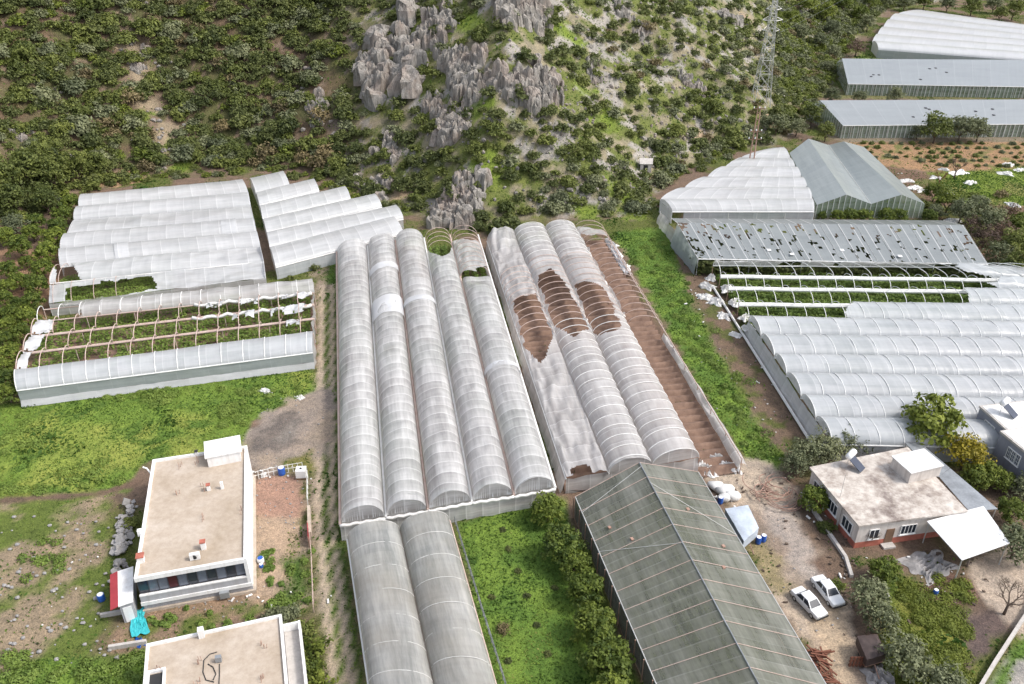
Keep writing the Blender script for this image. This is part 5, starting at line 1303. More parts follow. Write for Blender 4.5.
# --- old house on the right
Z = 3.4
BL, FL, BR, FRr = P(809.5, 467, Z), P(859, 526, Z), P(908, 447, Z), P(968, 511, Z)
T = Thing('old_house', 'old single-storey house with a blotchy flat roof and red-based pale walls', 'house', (*FL, 0))
f = Fr(FL, FRr, BL); 
fl = Fr(BL, FL, BR)                          # left wall frame: x from back to front
ctr = (BL+FL+BR+FRr)/4
def inset(p, k): d = ctr-p; return p+d/np.hypot(*d)*k
ring = [FL, FRr, BR, BL]
mb = MB(); mb.prism([inset(p, .35) for p in ring], -.1, Z-.2); T.part('wall', mb, M['plaster_dirty'])
mb = MB(); mb.prism([inset(p, .33) for p in ring], -.08, .75); T.part('wall_base', mb, M['wall_red'])
mb = MB(); mb.prism(ring, Z-.2, Z); T.part('roof', mb, M['roof_worn'])
fi = Fr(inset(FL, .35), inset(FRr, .35)); window(T, fi, fi.w*.42, 1.15, 1.7, 1.15, -.01, panes=4); window(T, fi, fi.w*.12, 1.1, 1.0, 1.2, -.01)
T.part('door', fi.b(fi.w*.28, fi.w*.28+.95, -.06, .02, 0, 2.1), M['wood'])
fb = Fr(inset(BL, .35), inset(FL, .35))
for u, w in ((.1, 1.6), (.42, 1.7), (.72, 1.7)): window(T, fb, fb.w*u, 1.05, w, 1.3, -.01, panes=3)
for u in (.36, .66): T.part('pilaster', fb.b(fb.w*u-.12, fb.w*u+.12, -.12, .0, 0, Z-.21), M['concrete'])
s0, s1 = P(908, 483.5, Z), P(939, 476, Z); fs = Fr(s0, s1)
T.part('stair_house', fs.b(0, fs.w, 0, 3.0, Z+.003, Z+1.5), M['plaster_dirty']); T.part('stair_roof', fs.b(-.15, fs.w+.1, -.15, 3.1, Z+1.5, Z+1.62), M['plaster_white'])
def solar(T, px, py, z, a, up=1.0):
    p = P(px, py, z); mb = MB(); c, s = math.cos(a), math.sin(a)
    L_ = lambda x, y, zz: (p[0]+x*c-y*s, p[1]+x*s+y*c, z+zz)
    for x in (-.5, .5):
        mb = MB(); mb.tube([L_(x, .2, 0), L_(x, .2, 1.5*up)], .03, 5); T.part('tank_stand', mb, M['steel'])
    mb = MB(); mb.lathe((0, 0, 0), [(.05, -.8), (.36, -.72), (.38, .72), (.05, .8)], 14, 'X'); mb.v = [L_(x, y+.2, zz+1.6*up) for x, y, zz in mb.v]; T.part('water_tank', mb, M['white_plastic'], smooth=True)
    mb = MB(); mb.slab([L_(-.6, -1.5, .25), L_(.6, -1.5, .25), L_(.6, .05, 1.25*up), L_(-.6, .05, 1.25*up)], .08); T.part('solar_collector', mb, M['solar'])
solar(T, 850, 466, Z, .8)
T.part('door_step', fi.b(fi.w*.25, fi.w*.25+1.4, -.8, -.07, -.05, .18), M['concrete'])
mb = MB(); mb.tube([(*P(840, 497, Z), Z), (*P(840, 497, Z), Z+3.2)], .025, 5); T.part('antenna', mb, M['steel'])
# rear sheet metal roof
T = Thing('metal_roof_shelter', 'long narrow grey sheet metal roof along the back side of the old house', 'shelter', (*P(968, 509, 2.9), 0))
for k, q in enumerate([[(905, 442.6), (921, 443.5), (950, 468), (938, 477)], [(939, 476.5), (950.3, 468.3), (998, 509), (969, 511)]]):
    mb = MB(); mb.slab([P3(x, y, 2.9 if k else 2.95) for x, y in q], .07); T.part('roof_sheet', mb, M['galv'])
for x, y in [(922, 446), (996, 508), (950, 470), (906, 444)]:
    p = P(x, y, 2.8); mb = MB(); mb.tube([(*p, -.1), (*p, 2.83)], .06, 6); T.part('post', mb, M['steel'])
# carport
T = Thing('carport', 'bright white flat carport canopy attached to the front corner of the old house', 'carport', (*P(962, 559, 3.0), 0))
cq = [P3(927, 521, 3.0), P3(983.5, 506, 3.15), P3(1010, 543, 3.1), P3(962, 560, 2.95)]
mb = MB(); mb.slab(cq, .1); T.part('canopy', mb, M['white_plastic'])
for c in cq: p = lerp(c, sum(cq)/4, .06); mb = MB(); mb.tube([(p[0], p[1], -.1), (p[0], p[1], p[2]-.1)], .06, 8); T.part('post', mb, M['steel'])
# grey-blue house at the right edge
Z = 5.0
a, b = P(980.5, 406, Z), P(1009, 431, Z)
T = Thing('grey_house', 'blue-grey two-storey house at the right edge with white window grilles and solar heater', 'house', (*P(973.7, 424, 0), 0))
f = Fr(a, b)
T.part('wall', f.b(0, f.w, .0, 12, -.1, Z-.25), M['plaster_blue']); T.part('roof', f.b(-.1, f.w+.1, -.12, 12, Z-.25, Z), M['concrete']); T.part('roof_finish', f.b(.15, f.w-.1, .15, 12, Z+.003, Z+.03), M['plaster_white'])
c, d = P(1000.7, 431, Z), P(1026, 451.5, Z); g = Fr(c, d)
T.part('wall', g.b(.08, g.w+3, 0, 12, -.1, Z-.26), M['plaster_blue']); T.part('roof', g.b(0, g.w+3, -.12, 12, Z-.22, Z+.06), M['concrete']); T.part('roof_finish', g.b(.2, g.w+3, .15, 12, Z+.063, Z+.09), M['plaster_white'])
window(T, f, f.w*.28, 2.6, 1.7, 1.35, -.01, panes=3, bars=8, glass=M['glass_mid']); window(T, g, g.w*.45, 2.6, 1.9, 1.4, -.01, panes=3, bars=8, glass=M['glass_mid'])
solar(T, 1003, 413, Z, .7)
# hut on the hillside
g0 = G(645, 172); T = Thing('stone_hut', 'tiny pale hut with a dark doorway among bushes on the hillside', 'hut', g0)
h = Fr((g0[0]-1.2, g0[1]-.6), (g0[0]+1.2, g0[1]-.9), z=g0[2])
T.part('wall', h.b(0, h.w, 0, 2.2, -1, 2.0), M['plaster_dirty']); T.part('door', h.b(.7, 1.6, -.05, .02, 0, 1.6), M['black'])  # the black slab paints the shade of an open doorway
mb = MB(); mb.slab([h.p(-.2, -.4, 1.98), h.p(h.w+.2, -.4, 2.05), h.p(h.w+.3, 2.4, 2.45), h.p(-.3, 2.4, 2.4)], .12); T.part('roof', mb, M['concrete'])

# ------------------------------------------------------------------ pylon, pole, wires
g0 = G(760, 104); PX0, PY0, PZ0 = g0
def zfor(py, x, y, z0):
    z = z0
    while Q(x, y, z)[1] > py and z < z0+80: z += .1
    return z
T = Thing('lattice_pylon', 'tall pale steel lattice pylon standing on the hillside', 'pylon', g0)
HT = zfor(-22, PX0, PY0, PZ0)-PZ0
def wid(t): return 1.85*(1-t)**1.15+.28
def leg(s, k, t): w = wid(t); return (PX0+s*w, PY0+k*w, PZ0-.5+t*(HT+.5))
cor = [(-1, -1), (1, -1), (1, 1), (-1, 1)]
for s, k in cor:
    mb = MB(); mb.tube([leg(s, k, i/12) for i in range(13)], .095, 5, .06); T.part('leg', mb, M['steel'])
lv = [0]; 
while lv[-1] < .985: lv.append(min(1, lv[-1]+max(.022, wid(lv[-1])*2.1/HT)))
for (s, k), (s2, k2) in zip(cor, cor[1:]+cor[:1]):
    mb = MB()
    for a, b in zip(lv, lv[1:]):
        mb.tube([leg(s, k, a), leg(s2, k2, b)], .035, 4); mb.tube([leg(s2, k2, a), leg(s, k, b)], .035, 4); mb.tube([leg(s, k, b), leg(s2, k2, b)], .05, 4)
    T.part('bracing', mb, M['steel'])
wires = []
for py, ln in ((9, 2.0), (20, 2.6), (30, 2.2)):
    z = zfor(py, PX0, PY0, PZ0)
    for sd in (-1, 1):
        mb = MB(); tip = (PX0+sd*ln, PY0+.2*sd, z); w = wid((z-PZ0)/HT)
        for k in (-1, 1): mb.tube([(PX0+sd*w, PY0+k*w, z-.2), tip], .06, 4); mb.tube([(PX0+sd*w, PY0+k*w, z+.7), tip], .05, 4)
        ca = T.part('crossarm', mb, M['steel'])
        mb = MB(); mb.lathe((tip[0], tip[1], z-.75), [(.03, .7), (.12, .6), (.05, .5), (.13, .4), (.05, .3), (.13, .2), (.05, .1), (.03, 0)], 8); T.part('insulator', mb, M['frame_dark'], parent=ca)
        if sd > 0: wires.append((tip[0], tip[1], z-.75))
for k, w in enumerate(wires):
    e = np.array([w[0]+150, w[1]+190, w[2]+25.]); mb = MB()
    mb.tube([tuple(lerp(np.array(w), e, i/24)-np.array([0, 0, 14*(i/24)*(1-i/24)])) for i in range(25)], .013, 4)
    solo('power_line', ['topmost wire running right from the steel pylon', 'middle wire running right from the steel pylon', 'lowest wire running right from the steel pylon'][k], 'wire', mb, M['galv'], w, 'pylon wires')
T = Thing('wooden_pole', 'brown twin-leg pole with rungs rising out of the white narrowing tunnels', 'pole', (*P(750, 171, 0), 0))
bx_, by_ = P(750, 171, 0); hz = zfor(106, bx_, by_, 0)
for s in (-1, 1): mb = MB(); mb.tube([(bx_+s*.55, by_, -.3), (bx_+s*.28, by_, hz)], .17, 7, .11); T.part('leg', mb, M['rust_pipe'])
for i in range(9): t = (i+1)/10; w = .55-.27*t; mb = MB(); mb.tube([(bx_-w, by_-.02, hz*t), (bx_+w, by_-.02, hz*t)], .07, 5); T.part('rung', mb, M['rust_pipe'])
for t, ln in ((.96, 1.3), (.62, 1.3), (.5, 1.5)):
    mb = MB(); mb.box((bx_, by_-.2, hz*t), (ln*2, .14, .16)); ca = T.part('crossarm', mb, M['wood'])
    for x in (-.9, 0, .9):
        mb = MB(); mb.lathe((bx_+x*ln, by_-.2, hz*t+.08), [(.05, 0), (.13, .12), (.13, .3), (.04, .4)], 7); T.part('insulator', mb, M['white_plastic'], parent=ca)

# ------------------------------------------------------------------ cars
def car(px0, py0, px1, py1, label):
    a, b = P(px0, py0, .4), P(px1, py1, .4); c = (a+b)/2; d = b-a; rz = math.atan2(d[1], d[0])-math.pi/2
    T = Thing('parked_car', label, 'car', (c[0], c[1], gz(*c)+.02), 'white cars in the muddy yard'); T.o.rotation_euler.z = rz; T.loc = (0, 0, 0); T.o.scale = (.93, .93, .95)
    def loft(st):
        mb = MB(); o = 0
        for y, w, zb, zt in st:
            zm = zb+(zt-zb)*.55
            mb.v += [(-w+.06, y, zb), (w-.06, y, zb), (w, y, zb+.12), (w, y, zm), (w-.05, y, zt-.03), (w-.14, y, zt), (-w+.14, y, zt), (-w+.05, y, zt-.03), (-w, y, zm), (-w, y, zb+.12)]
        n = 10
        for i in range(len(st)-1):
            for j in range(n): mb.f.append((i*n+j, i*n+(j+1) % n, (i+1)*n+(j+1) % n, (i+1)*n+j))
        mb.f.append(tuple(range(n))[::-1]); mb.f.append(tuple((len(st)-1)*n+j for j in range(n))); return mb
    T.part('body', loft([(-2.12, .70, .40, .72), (-2.05, .77, .32, .84), (-1.4, .81, .24, .90), (-.4, .82, .24, .90), (.8, .82, .24, .89), (1.3, .81, .26, .86), (2.0, .77, .32, .80), (2.1, .70, .40, .70)]), M['car_paint'])
    zb, zt = .885, 1.38; B = dict(r=-1.35, f=1.05, wr=.74); Tt = dict(r=-.85, f=.35, w=.58)
    mb = MB(); vb = [(-.74, -1.35, zb), (.74, -1.35, zb), (.74, 1.05, zb), (-.74, 1.05, zb)]; vt = [(-.58, -.85, zt), (.58, -.85, zt), (.58, .35, zt), (-.58, .35, zt)]
    mb.add(vb+vt, [(0, 1, 5, 4), (1, 2, 6, 5), (2, 3, 7, 6), (3, 0, 4, 7), (4, 5, 6, 7)]); T.part('cabin', mb, M['car_paint'])
    mb = MB(); mb.slab([(-.56, -.83, zt+.045), (.56, -.83, zt+.045), (.56, .33, zt+.045), (-.56, .33, zt+.045)], .04); T.part('roof', mb, M['car_paint'])
    def pane(q, nm):
        q = [Vector(x) for x in q]; c = sum(q, Vector())/4; n = (q[1]-q[0]).cross(q[2]-q[0]).normalized()
        if n.dot(c-Vector((0, -.2, .9))) < 0: n = -n
        mb = MB(); mb.quad(*[c+(x-c)*.86+n*.012 for x in q]); T.part(nm, mb, M['glass_dark'])
    pane([vb[2], vb[3], vt[3], vt[2]], 'windscreen'); pane([vb[0], vb[1], vt[1], vt[0]], 'rear_window')
    for i, j in ((1, 2), (3, 0)):
        m0, m1 = lerp(vb[i], vb[j], .5), lerp(vt[i], vt[j], .5); pane([vb[i], m0, m1, vt[i]], 'side_window'); pane([m0, vb[j], vt[j], m1], 'side_window')
    for x in (-.74, .74):
        for y in (-1.3, 1.3):
            mb = MB(); mb.lathe((x, y, .29), [(.2, -.09), (.29, -.085), (.3, 0), (.29, .085), (.2, .09)], 16, 'X'); w = T.part('wheel', mb, M['tyre'])
            mb = MB(); mb.lathe((x+.02*(1 if x > 0 else -1), y, .29), [(.05, -.085), (.19, -.08), (.19, .08), (.05, .085)], 12, 'X'); T.part('rim', mb, M['steel'], parent=w)
    for y, nm in ((2.14, 'bumper'), (-2.16, 'bumper')): mb = MB(); mb.box((0, y, .45), (1.5, .1, .14)); T.part(nm, mb, M['black'])
    for x in (-.52, .52):
        mb = MB(); mb.box((x, 2.08, .66), (.3, .06, .14)); T.part('headlight', mb, M['lamp_glass']); mb = MB(); mb.box((x, -2.1, .68), (.3, .05, .14)); T.part('tail_light', mb, M['lamp_red'])
        mb = MB(); mb.box((x*1.55, .75, .98), (.14, .1, .1)); T.part('wing_mirror', mb, M['black'])
car(797, 591.5, 821, 616, 'white saloon car in the muddy yard, nearer the big gabled roof, left one')
car(817.5, 579.5, 838, 604.5, 'white saloon car in the muddy yard, nearer the old house, right one')

# ------------------------------------------------------------------ yard things
def barrel(px, py, label, m, r=.3, h=.85, z=0, cat='barrel', name='barrel'):
    p = P(px, py, z); T = Thing(name, label, cat, (*p, z+gz(*p)))
    mb = MB(); mb.lathe((*p, z), [(r*.9, 0), (r, .06), (r, h*.3), (r*1.05, h*.33), (r, h*.36), (r, h*.64), (r*1.05, h*.67), (r, h*.7), (r, h-.06), (r*.9, h)], 16); T.part('body', mb, m, smooth=False)
    mb = MB(); mb.lathe((*p, z), [(r*.8, h), (r*.82, h+.03), (r*.1, h+.035)], 16); T.part('lid', mb, M['white_plastic'] if m is not M['white_plastic'] else M['blue_plastic'])
barrel(282, 474, 'blue plastic barrel beside the low fence at the back of the gravel lot', M['blue_plastic'], .42, 1.0)
barrel(102, 600, 'blue barrel in the rough plot left of the red-edged lean-to', M['blue_plastic'], .36, .8)
barrel(763, 541, 'right blue barrel behind the tarp-covered trailer', M['blue_plastic']); barrel(758, 543, 'left blue barrel behind the tarp-covered trailer', M['blue_plastic'])
barrel(720, 503, 'blue barrel between the white sacks and the tarp-covered trailer', M['blue_plastic'])
barrel(261, 562, 'white bucket by the right wall of the white house', M['white_plastic'], .35, .6, cat='bucket', name='bucket')
barrel(261.5, 567, 'small blue bucket by the right wall of the white house', M['blue_plastic'], .22, .4, cat='bucket', name='bucket')
barrel(935, 594, 'small dark blue drum in the weedy yard', M['blue_plastic'], .25, .6)
p = P(302, 477, 0); T = Thing('water_tank', 'white cubic water tank in a metal cage at the gravel lot corner', 'tank', (*p, 0))
mb = MB(); mb.box((*p, .75), (1.15, 1.0, 1.05), .05); T.part('tank', mb, M['white_plastic'])
for k in range(4): 
    mb = MB(); s = .60; zz = .3+k*.3; q = [(p[0]-s, p[1]-.53, zz), (p[0]+s, p[1]-.53, zz), (p[0]+s, p[1]+.53, zz), (p[0]-s, p[1]+.53, zz), (p[0]-s, p[1]-.53, zz)]; mb.tube(q, .02, 4); T.part('cage_bar', mb, M['steel'])
mb = MB(); mb.box((*p, .1), (1.2, 1.05, .2), .05); T.part('pallet', mb, M['wood']); mb = MB(); mb.lathe((*p, 1.27), [(.14, 0), (.14, .08), (.02, .09)], 12); T.part('cap', mb, M['frame_dark'])
sheet_scrap('tarpaulin', 'turquoise tarpaulin lying on the ground by the lean-to', 139, 621, 3.4, 1.5, .2, M['tarp_turq'], None, 71, 'tarp', z=.22); 
sheet_scrap('tarpaulin', 'big grey tarpaulin heap in front of the white carport', 930, 565, 4.4, 3.4, 1.1, M['tarp_grey'], None, 72, 'tarp')
sheet_scrap('tarpaulin', 'grey sheet heap near the bottom edge beside the brown covered trailer', 880, 676, 2.6, 2.6, .8, M['tarp_grey'], None, 73, 'tarp')
sheet_scrap('plastic_sheet', 'blue scrap of sheet on the ground behind the beige-roofed house', 139.5, 642, 1.2, .7, .3, M['blue_plastic'], None, 74)
sheet_scrap('plastic_sheet', 'white torn sheet in the bright grass of the left field', 266, 391, 2.0, 1.0, .3, M['scrap'], None, 75)
sheet_scrap('plastic_sheet', 'white torn sheet by the muddy puddle, upper right', 300, 397, 1.3, .8, .4, M['scrap'], None, 76)
sheet_scrap('plastic_sheet', 'white rag at the back fence of the gravel lot', 264, 475, 1.0, .7, .4, M['scrap'], None, 78)
for k, (px, py, s) in enumerate([(716, 488, 2.2), (724, 492, 2.6), (732, 498, 2.2), (724, 500, 1.6)]):
    p = P(px, py); mb = MB(); mb.blob((*p, .35), (s*.45, s*.35, .55), k+11, 2, .35, .6)
    solo('white_sack', ['pale sack heap closest to the torn tunnels', 'largest pale sack heap beside the gabled roof', 'round pale sack just above the trailer', 'small pale sack left of the trailer'][k], 'sack', mb, M['scrap'], (*p, 0), 'pale sacks by the gabled roof', True)
def trailer(q, zt, label, tarp, cat, bed=.75, name='covered_trailer', seed=0):
    """q: four corners (px) of the tarp top: back-left, back-right, front-right, front-left"""
    c = [P(x, y, zt) for x, y in q]; ct = sum(c)/4; T = Thing(name, label, cat, (*ct, 0))
    n = 10; V, F = [], []
    for i in range(n+1):
        for j in range(n+1):
            u, v = i/n, j/n; p = (c[0]*(1-u)+c[1]*u)*(1-v)+(c[3]*(1-u)+c[2]*u)*v; e = (1-(2*u-1)**6)*(1-(2*v-1)**6)
            V.append((p[0], p[1], zt+.12*e+.1*mnoise.noise(Vector((u*5+seed, v*5, 1)))))
    for i in range(n):
        for j in range(n): a = i*(n+1)+j; F.append((a, a+n+1, a+n+2, a+1))
    mb = MB(); mb.add(V, F); T.part('cover', mb, tarp, smooth=True)
    mb = MB(); cs = [lerp(p, ct, .02) for p in c]; mb.prism(cs, bed, zt-.03); T.part('cover_side', mb, tarp)
    mb = MB(); mb.prism([lerp(p, ct, .1) for p in c], bed-.25, bed-.01); T.part('bed', mb, M['rust_pipe'])
    d = (c[3]+c[2])/2-(c[0]+c[1])/2; d /= np.hypot(*d); s = np.array([-d[1], d[0]])
    wd = np.hypot(*(c[1]-c[0]))/2*.8
    for k in (-1, 1):
        w = ct+s*wd*k; mb = MB(); mb.lathe((0, 0, 0), [(.15, -.11), (.36, -.1), (.38, 0), (.36, .1), (.15, .11)], 14, 'X'); a = math.atan2(s[1], s[0])
        mb.v = [(w[0]+x*math.cos(a)-y*math.sin(a), w[1]+x*math.sin(a)+y*math.cos(a), z+.38) for x, y, z in mb.v]; T.part('wheel', mb, M['tyre'])
    e = (c[3]+c[2])/2; mb = MB(); mb.tube([(*e, bed-.1), (*(e+d*1.3), .35)], .06, 6); T.part('drawbar', mb, M['rust_pipe'])
trailer([(725, 508.5), (748, 505), (759, 528), (744, 541)], 2.0, 'trailer under a pale blue-grey tarp beside the gabled foreground roof', M['tarp_pale'], 'trailer')
trailer([(857, 636), (877, 634), (887, 654), (867, 660)], 1.7, 'trailer under a dark brown cover at the lower right of the yard', M['tarp_brown'], 'trailer', seed=4)
p = P(859, 664, .3); mb = MB()
for k in range(6): mb.box((p[0]-.8+k*.32, p[1], .62), (.2, .07, 1.3), 0)
for z in (.15, .65, 1.1): mb.box((p[0], p[1]+.06, z), (1.9, .06, .14), 0)
solo('pallet', 'rusty brown pallet standing against the brown covered trailer', 'pallet', mb, M['timber_red'], (*p, 0))
T = Thing('pipe_pile', 'tangled pile of reddish bent hoops beside the yard', 'pile', (*P(772, 492, 0), 0))
c = P(772, 493, 0)
for i in range(26):
    a = random.uniform(0, 3.14); r = random.uniform(.9, 2.1); o = c+np.array([random.uniform(-1.3, 1.3), random.uniform(-1.6, 1.6)]); t0 = random.uniform(0, 2); mb = MB(); zz = .15+.5*random.random(); tl = random.uniform(-.3, .3)
    mb.tube([(o[0]+r*math.cos(a+t0+s*.28), o[1]+r*math.sin(a+t0+s*.28), zz+tl*math.sin(s*.28)) for s in range(10)], .05, 5); T.part('bent_pipe', mb, M['rust_pipe'])
T = Thing('timber_pile', 'heap of dark red timber at the bottom edge beside the gabled roof', 'pile', (*P(822, 668, 0), 0))
c = P(823, 670, 0)
for i in range(44):
    o = c+np.array([random.uniform(-.9, .9), random.uniform(-2.2, 2.0)]); a = random.gauss(-.4, .6); mb = MB(); mb.box((o[0], o[1], .12+.75*random.random()*max(.2, 1-abs(o[0]-c[0]))), (random.uniform(.9, 1.8), .14, .1), a, (random.uniform(-.2, .2), random.uniform(-.25, .25))); T.part('plank', mb, M['timber_red'])
# broken concrete left of the white house
T = Thing('rubble_heap', 'long heap of broken grey concrete slabs along the left side of the white house', 'rubble', (*P(125, 545, 0), 0))
for i in range(98):
    t = random.random(); px = 128-12*t+random.gauss(0, 4.2*(1.3-t*.6)); py = 500+82*t; p = P(px, py, .3); s = random.uniform(.2, .62)
    mb = MB(); n = random.randint(4, 6); ring = [(s*random.uniform(.6, 1.1)*math.cos(6.28*k/n), s*random.uniform(.6, 1.1)*math.sin(6.28*k/n)) for k in range(n)]
    Rm = Matrix.Rotation(random.uniform(0, 6.28), 3, 'Z') @ Matrix.Rotation(random.gauss(0, .5), 3, 'X'); z0 = .25+random.random()*.6*max(0, 1-abs(px-(128-12*t))/8); th = random.uniform(.1, .22)
    vs = [tuple(Rm @ Vector((x, y, z))+Vector((p[0], p[1], z0))) for z in (-th/2, th/2) for x, y in ring]
    mb.add(vs, [tuple(range(n))[::-1], tuple(range(n, 2*n))]+[(k, (k+1) % n, n+(k+1) % n, n+k) for k in range(n)]); T.part('slab', mb, M['slab_stone'])
# walls and fences
def low_wall(pts, h, w, m, label, name='low_wall', cat='wall', seed=0):
    mb = MB(); q = [P(x, y, h) for x, y in pts]
    for a, b in zip(q, q[1:]): 
        d = (b-a)/np.hypot(*(b-a)); s = np.array([-d[1], d[0]])*w/2; mb.prism([a-s, b-s, b+s, a+s], -.2, h)
    return solo(name, label, cat, mb, m, (*q[0], 0))
low_wall([(308.5, 505), (309.5, 532)], .9, .35, M['footing'], 'tan concrete wall piece at the right edge of the gravel lot')
low_wall([(978, 690), (996, 660), (1024, 617), (1060, 560)], .7, .3, M['concrete'], 'long pale kerb wall crossing the bottom right corner')
low_wall([(100, 614), (128, 609)], .4, .3, M['concrete'], 'short low wall below the red-edged lean-to')
low_wall([(108, 646), (146, 640)], .45, .3, M['concrete'], 'short low wall at the left back corner of the beige-roofed house')
low_wall([(802, 492), (828, 530), (846, 556), (852, 575)], .35, .35, M['concrete'], 'low broken wall between the yard and the old house')
def fence(pts, h, n, label, m, rails=(.5, .95), r=.04):
    q = [P(x, y, 0) for x, y in pts]; T = Thing('fence', label, 'fence', (*q[0], 0))
    for a, b in zip(q, q[1:]):
        for i in range(n+1): p = lerp(a, b, i/n); mb = MB(); mb.tube([(*p, -.1), (*p, h)], r, 5); T.part('post', mb, m)
        for z in rails: mb = MB(); mb.tube([(*a, h*z), (*b, h*z)], r*.7, 4); T.part('rail', mb, m)
fence([(254, 480), (279, 474), (303, 470)], 1.2, 5, 'pale rail fence along the back edge of the gravel lot', M['white_pipe'])
fence([(308, 478), (308, 505)], 1.2, 5, 'thin post fence at the upper right edge of the gravel lot', M['white_pipe'])
fence([(310, 535), (312, 560), (314, 612)], 1.1, 6, 'thin rusty post fence along the track below the red gate', M['pink_pipe'])
fence([(455, 524), (478, 600), (506, 690)], 1.1, 10, 'thin post fence between the grey-brown tunnels and the green plot', M['galv'], (.4, .7, .97))
p0, p1 = P(308.6, 531, 0), P(309.5, 547, 0); T = Thing('gate', 'small dark red gate leaf beside the track', 'gate', (*p0, 0))
mb = MB(); d = p1-p0; s = np.array([-d[1], d[0]])/np.hypot(*d)*.03; mb.prism([p0-s, p1-s, p1+s, p0+s], .15, 1.25); T.part('leaf', mb, M['red_sheet'])
for p in (p0, p1): mb = MB(); mb.tube([(*p, -.1), (*p, 1.45)], .06, 6); T.part('post', mb, M['rust_pipe'])
# white rubbish on the right bank
wl = ['by the corner of the double gabled greenhouse', 'second along the bank from the double gabled greenhouse', 'third along the bank, below the red field', 'wide one beside the bare tree at the red field', 'narrow one left of the bare tree', 'at the upper edge of the bright grass', 'topmost at the right, in the bright grass', 'at the right edge below the red field', 'in the middle of the bright grass', 'at the lower edge of the bright grass', 'lowest, above the patched roof corner', 'far right in the shrubs by the right edge', 'small one nearest the bank shrubs']
for k, (px, py, s) in enumerate([(906, 181, 3), (915, 188, 3.2), (924, 191, 2.6), (958, 173, 4.2), (936, 178, 2.4), (944, 170, 2), (1008, 165, 3.2), (1020, 170, 3), (1005, 174, 3), (971, 183, 3.0), (953, 221, 3.2), (1013, 205, 3), (950, 195, 2)]):
    sheet_scrap('plastic_sheet', 'white torn sheet '+wl[k], px, py, s, s*.6, .9, M['scrap'], 'white sheets strewn over the right bank', 120+k)
# ------------------------------------------------------------------ bare trees
def bare_tree(px, py, h, label, m, seed, spread=1.0, dense=3):
    rr = random.Random(seed); x, y = P(px, py, 0); z0 = gz(x, y); mb = MB(); tk = MB()
    tk.tube([(x, y, z0-.2), (x+.05, y, z0+h*.3)], h*.035, 7, h*.025)
    def grow(p, d, L, r, n):
        q = p+d*L; mb.tube([tuple(p), tuple((p+q)/2+Vector((rr.gauss(0, .04*L), rr.gauss(0, .04*L), 0))), tuple(q)], r, 4, r*.6)
        if n == 0: return
        for _ in range(dense if n > 1 else 4):
            e = (d+Vector((rr.gauss(0, .55*spread), rr.gauss(0, .55*spread), rr.uniform(-.1, .4)))).normalized(); grow(p+d*L*rr.uniform(.55, 1), e, L*rr.uniform(.55, .8), r*.58, n-1)
    for i in range(4):
        a = 6.28*i/4+rr.uniform(-.5, .5); grow(Vector((x+.05, y, z0+h*.28)), Vector((math.cos(a)*.6*spread, math.sin(a)*.6*spread, .9)).normalized(), h*.28, h*.018, 4)
    T = Thing('bare_tree', label, 'tree', (x, y, z0)); T.part('trunk', tk, m, smooth=True); T.part('branches', mb, m)
bare_tree(967, 566, 3.6, 'small leafless tree in front of the white carport', M['twig'], 3, 1.1)
bare_tree(1004, 614, 4.6, 'leafless grey tree on the concrete apron by the kerb wall', M['bark'], 5, 1.2)
bare_tree(954, 178, 5.2, 'dark leafless tree at the lower edge of the red field', M['bark'], 7, 1.0)
bare_tree(938, 186, 4.0, 'reddish leafless tree left of the dark leafless one', M['timber_red'], 9, 1.0)
bare_tree(868, 545, 2.6, 'thin leafless shrub tree at the front left corner of the old house', M['bark'], 12, 1.0)
# ------------------------------------------------------------------ trees
cit = [(548, 510, 2.3, 'first citrus tree of the row along the gabled roof, against the long tunnels'), (563, 546, 2.6, 'second citrus tree of the row along the gabled roof'), (575, 566, 1.9, 'small third citrus tree wedged in the row along the gabled roof'), (587, 590, 2.3, 'fourth citrus tree of the row along the gabled roof'), (594, 625, 2.4, 'fifth citrus tree of the row along the gabled roof'), (608, 662, 2.7, 'big round citrus tree nearest the bottom edge in the row'), (612, 700, 2.3, 'last citrus tree of the row, cut by the bottom edge')]
for px, py, r, l in cit: tree('citrus', px, py, r*.86, l, 'citrus tree', 'citrus_tree', 'citrus row along the gabled roof')
orch = [(8, 271, 2.1), (19, 281, 2.0), (6, 288, 1.9), (42, 269, 2.3), (36, 286, 2.3), (19, 247, 2.6), (32, 233, 2.3), (36, 222, 2.2), (55, 238, 2.6), (58, 227, 2.2), (62, 215, 2.4), (70, 203, 2.3), (46, 253, 2.6), (4, 237, 2.4), (26, 262, 1.5),
        (5, 300, 1.9), (33, 302, 2.1), (19, 306, 1.9), (9, 315, 2.0), (28, 319, 2.2), (5, 327, 2.0), (19, 335, 2.1), (3, 341, 1.9), (10, 356, 2.1), (1, 368, 1.9), (7, 380, 2.1), (8, 394, 2.0)]
rown = ['topmost', 'second', 'third', 'fourth', 'fifth', 'sixth', 'seventh', 'eighth', 'ninth']
orch.sort(key=lambda o: o[1]); 
for k, (px, py, r) in enumerate(orch):
    row = k//3; tri = sorted(orch[row*3:row*3+3]); pos = ['left', 'middle', 'right'][tri.index((px, py, r))]
    tree('citrus', px, py, r*.86, f'dark round orchard tree at the left edge, {pos} one in the {rown[row]} row', 'orchard tree', 'orchard_tree', 'orchard trees at the left edge')
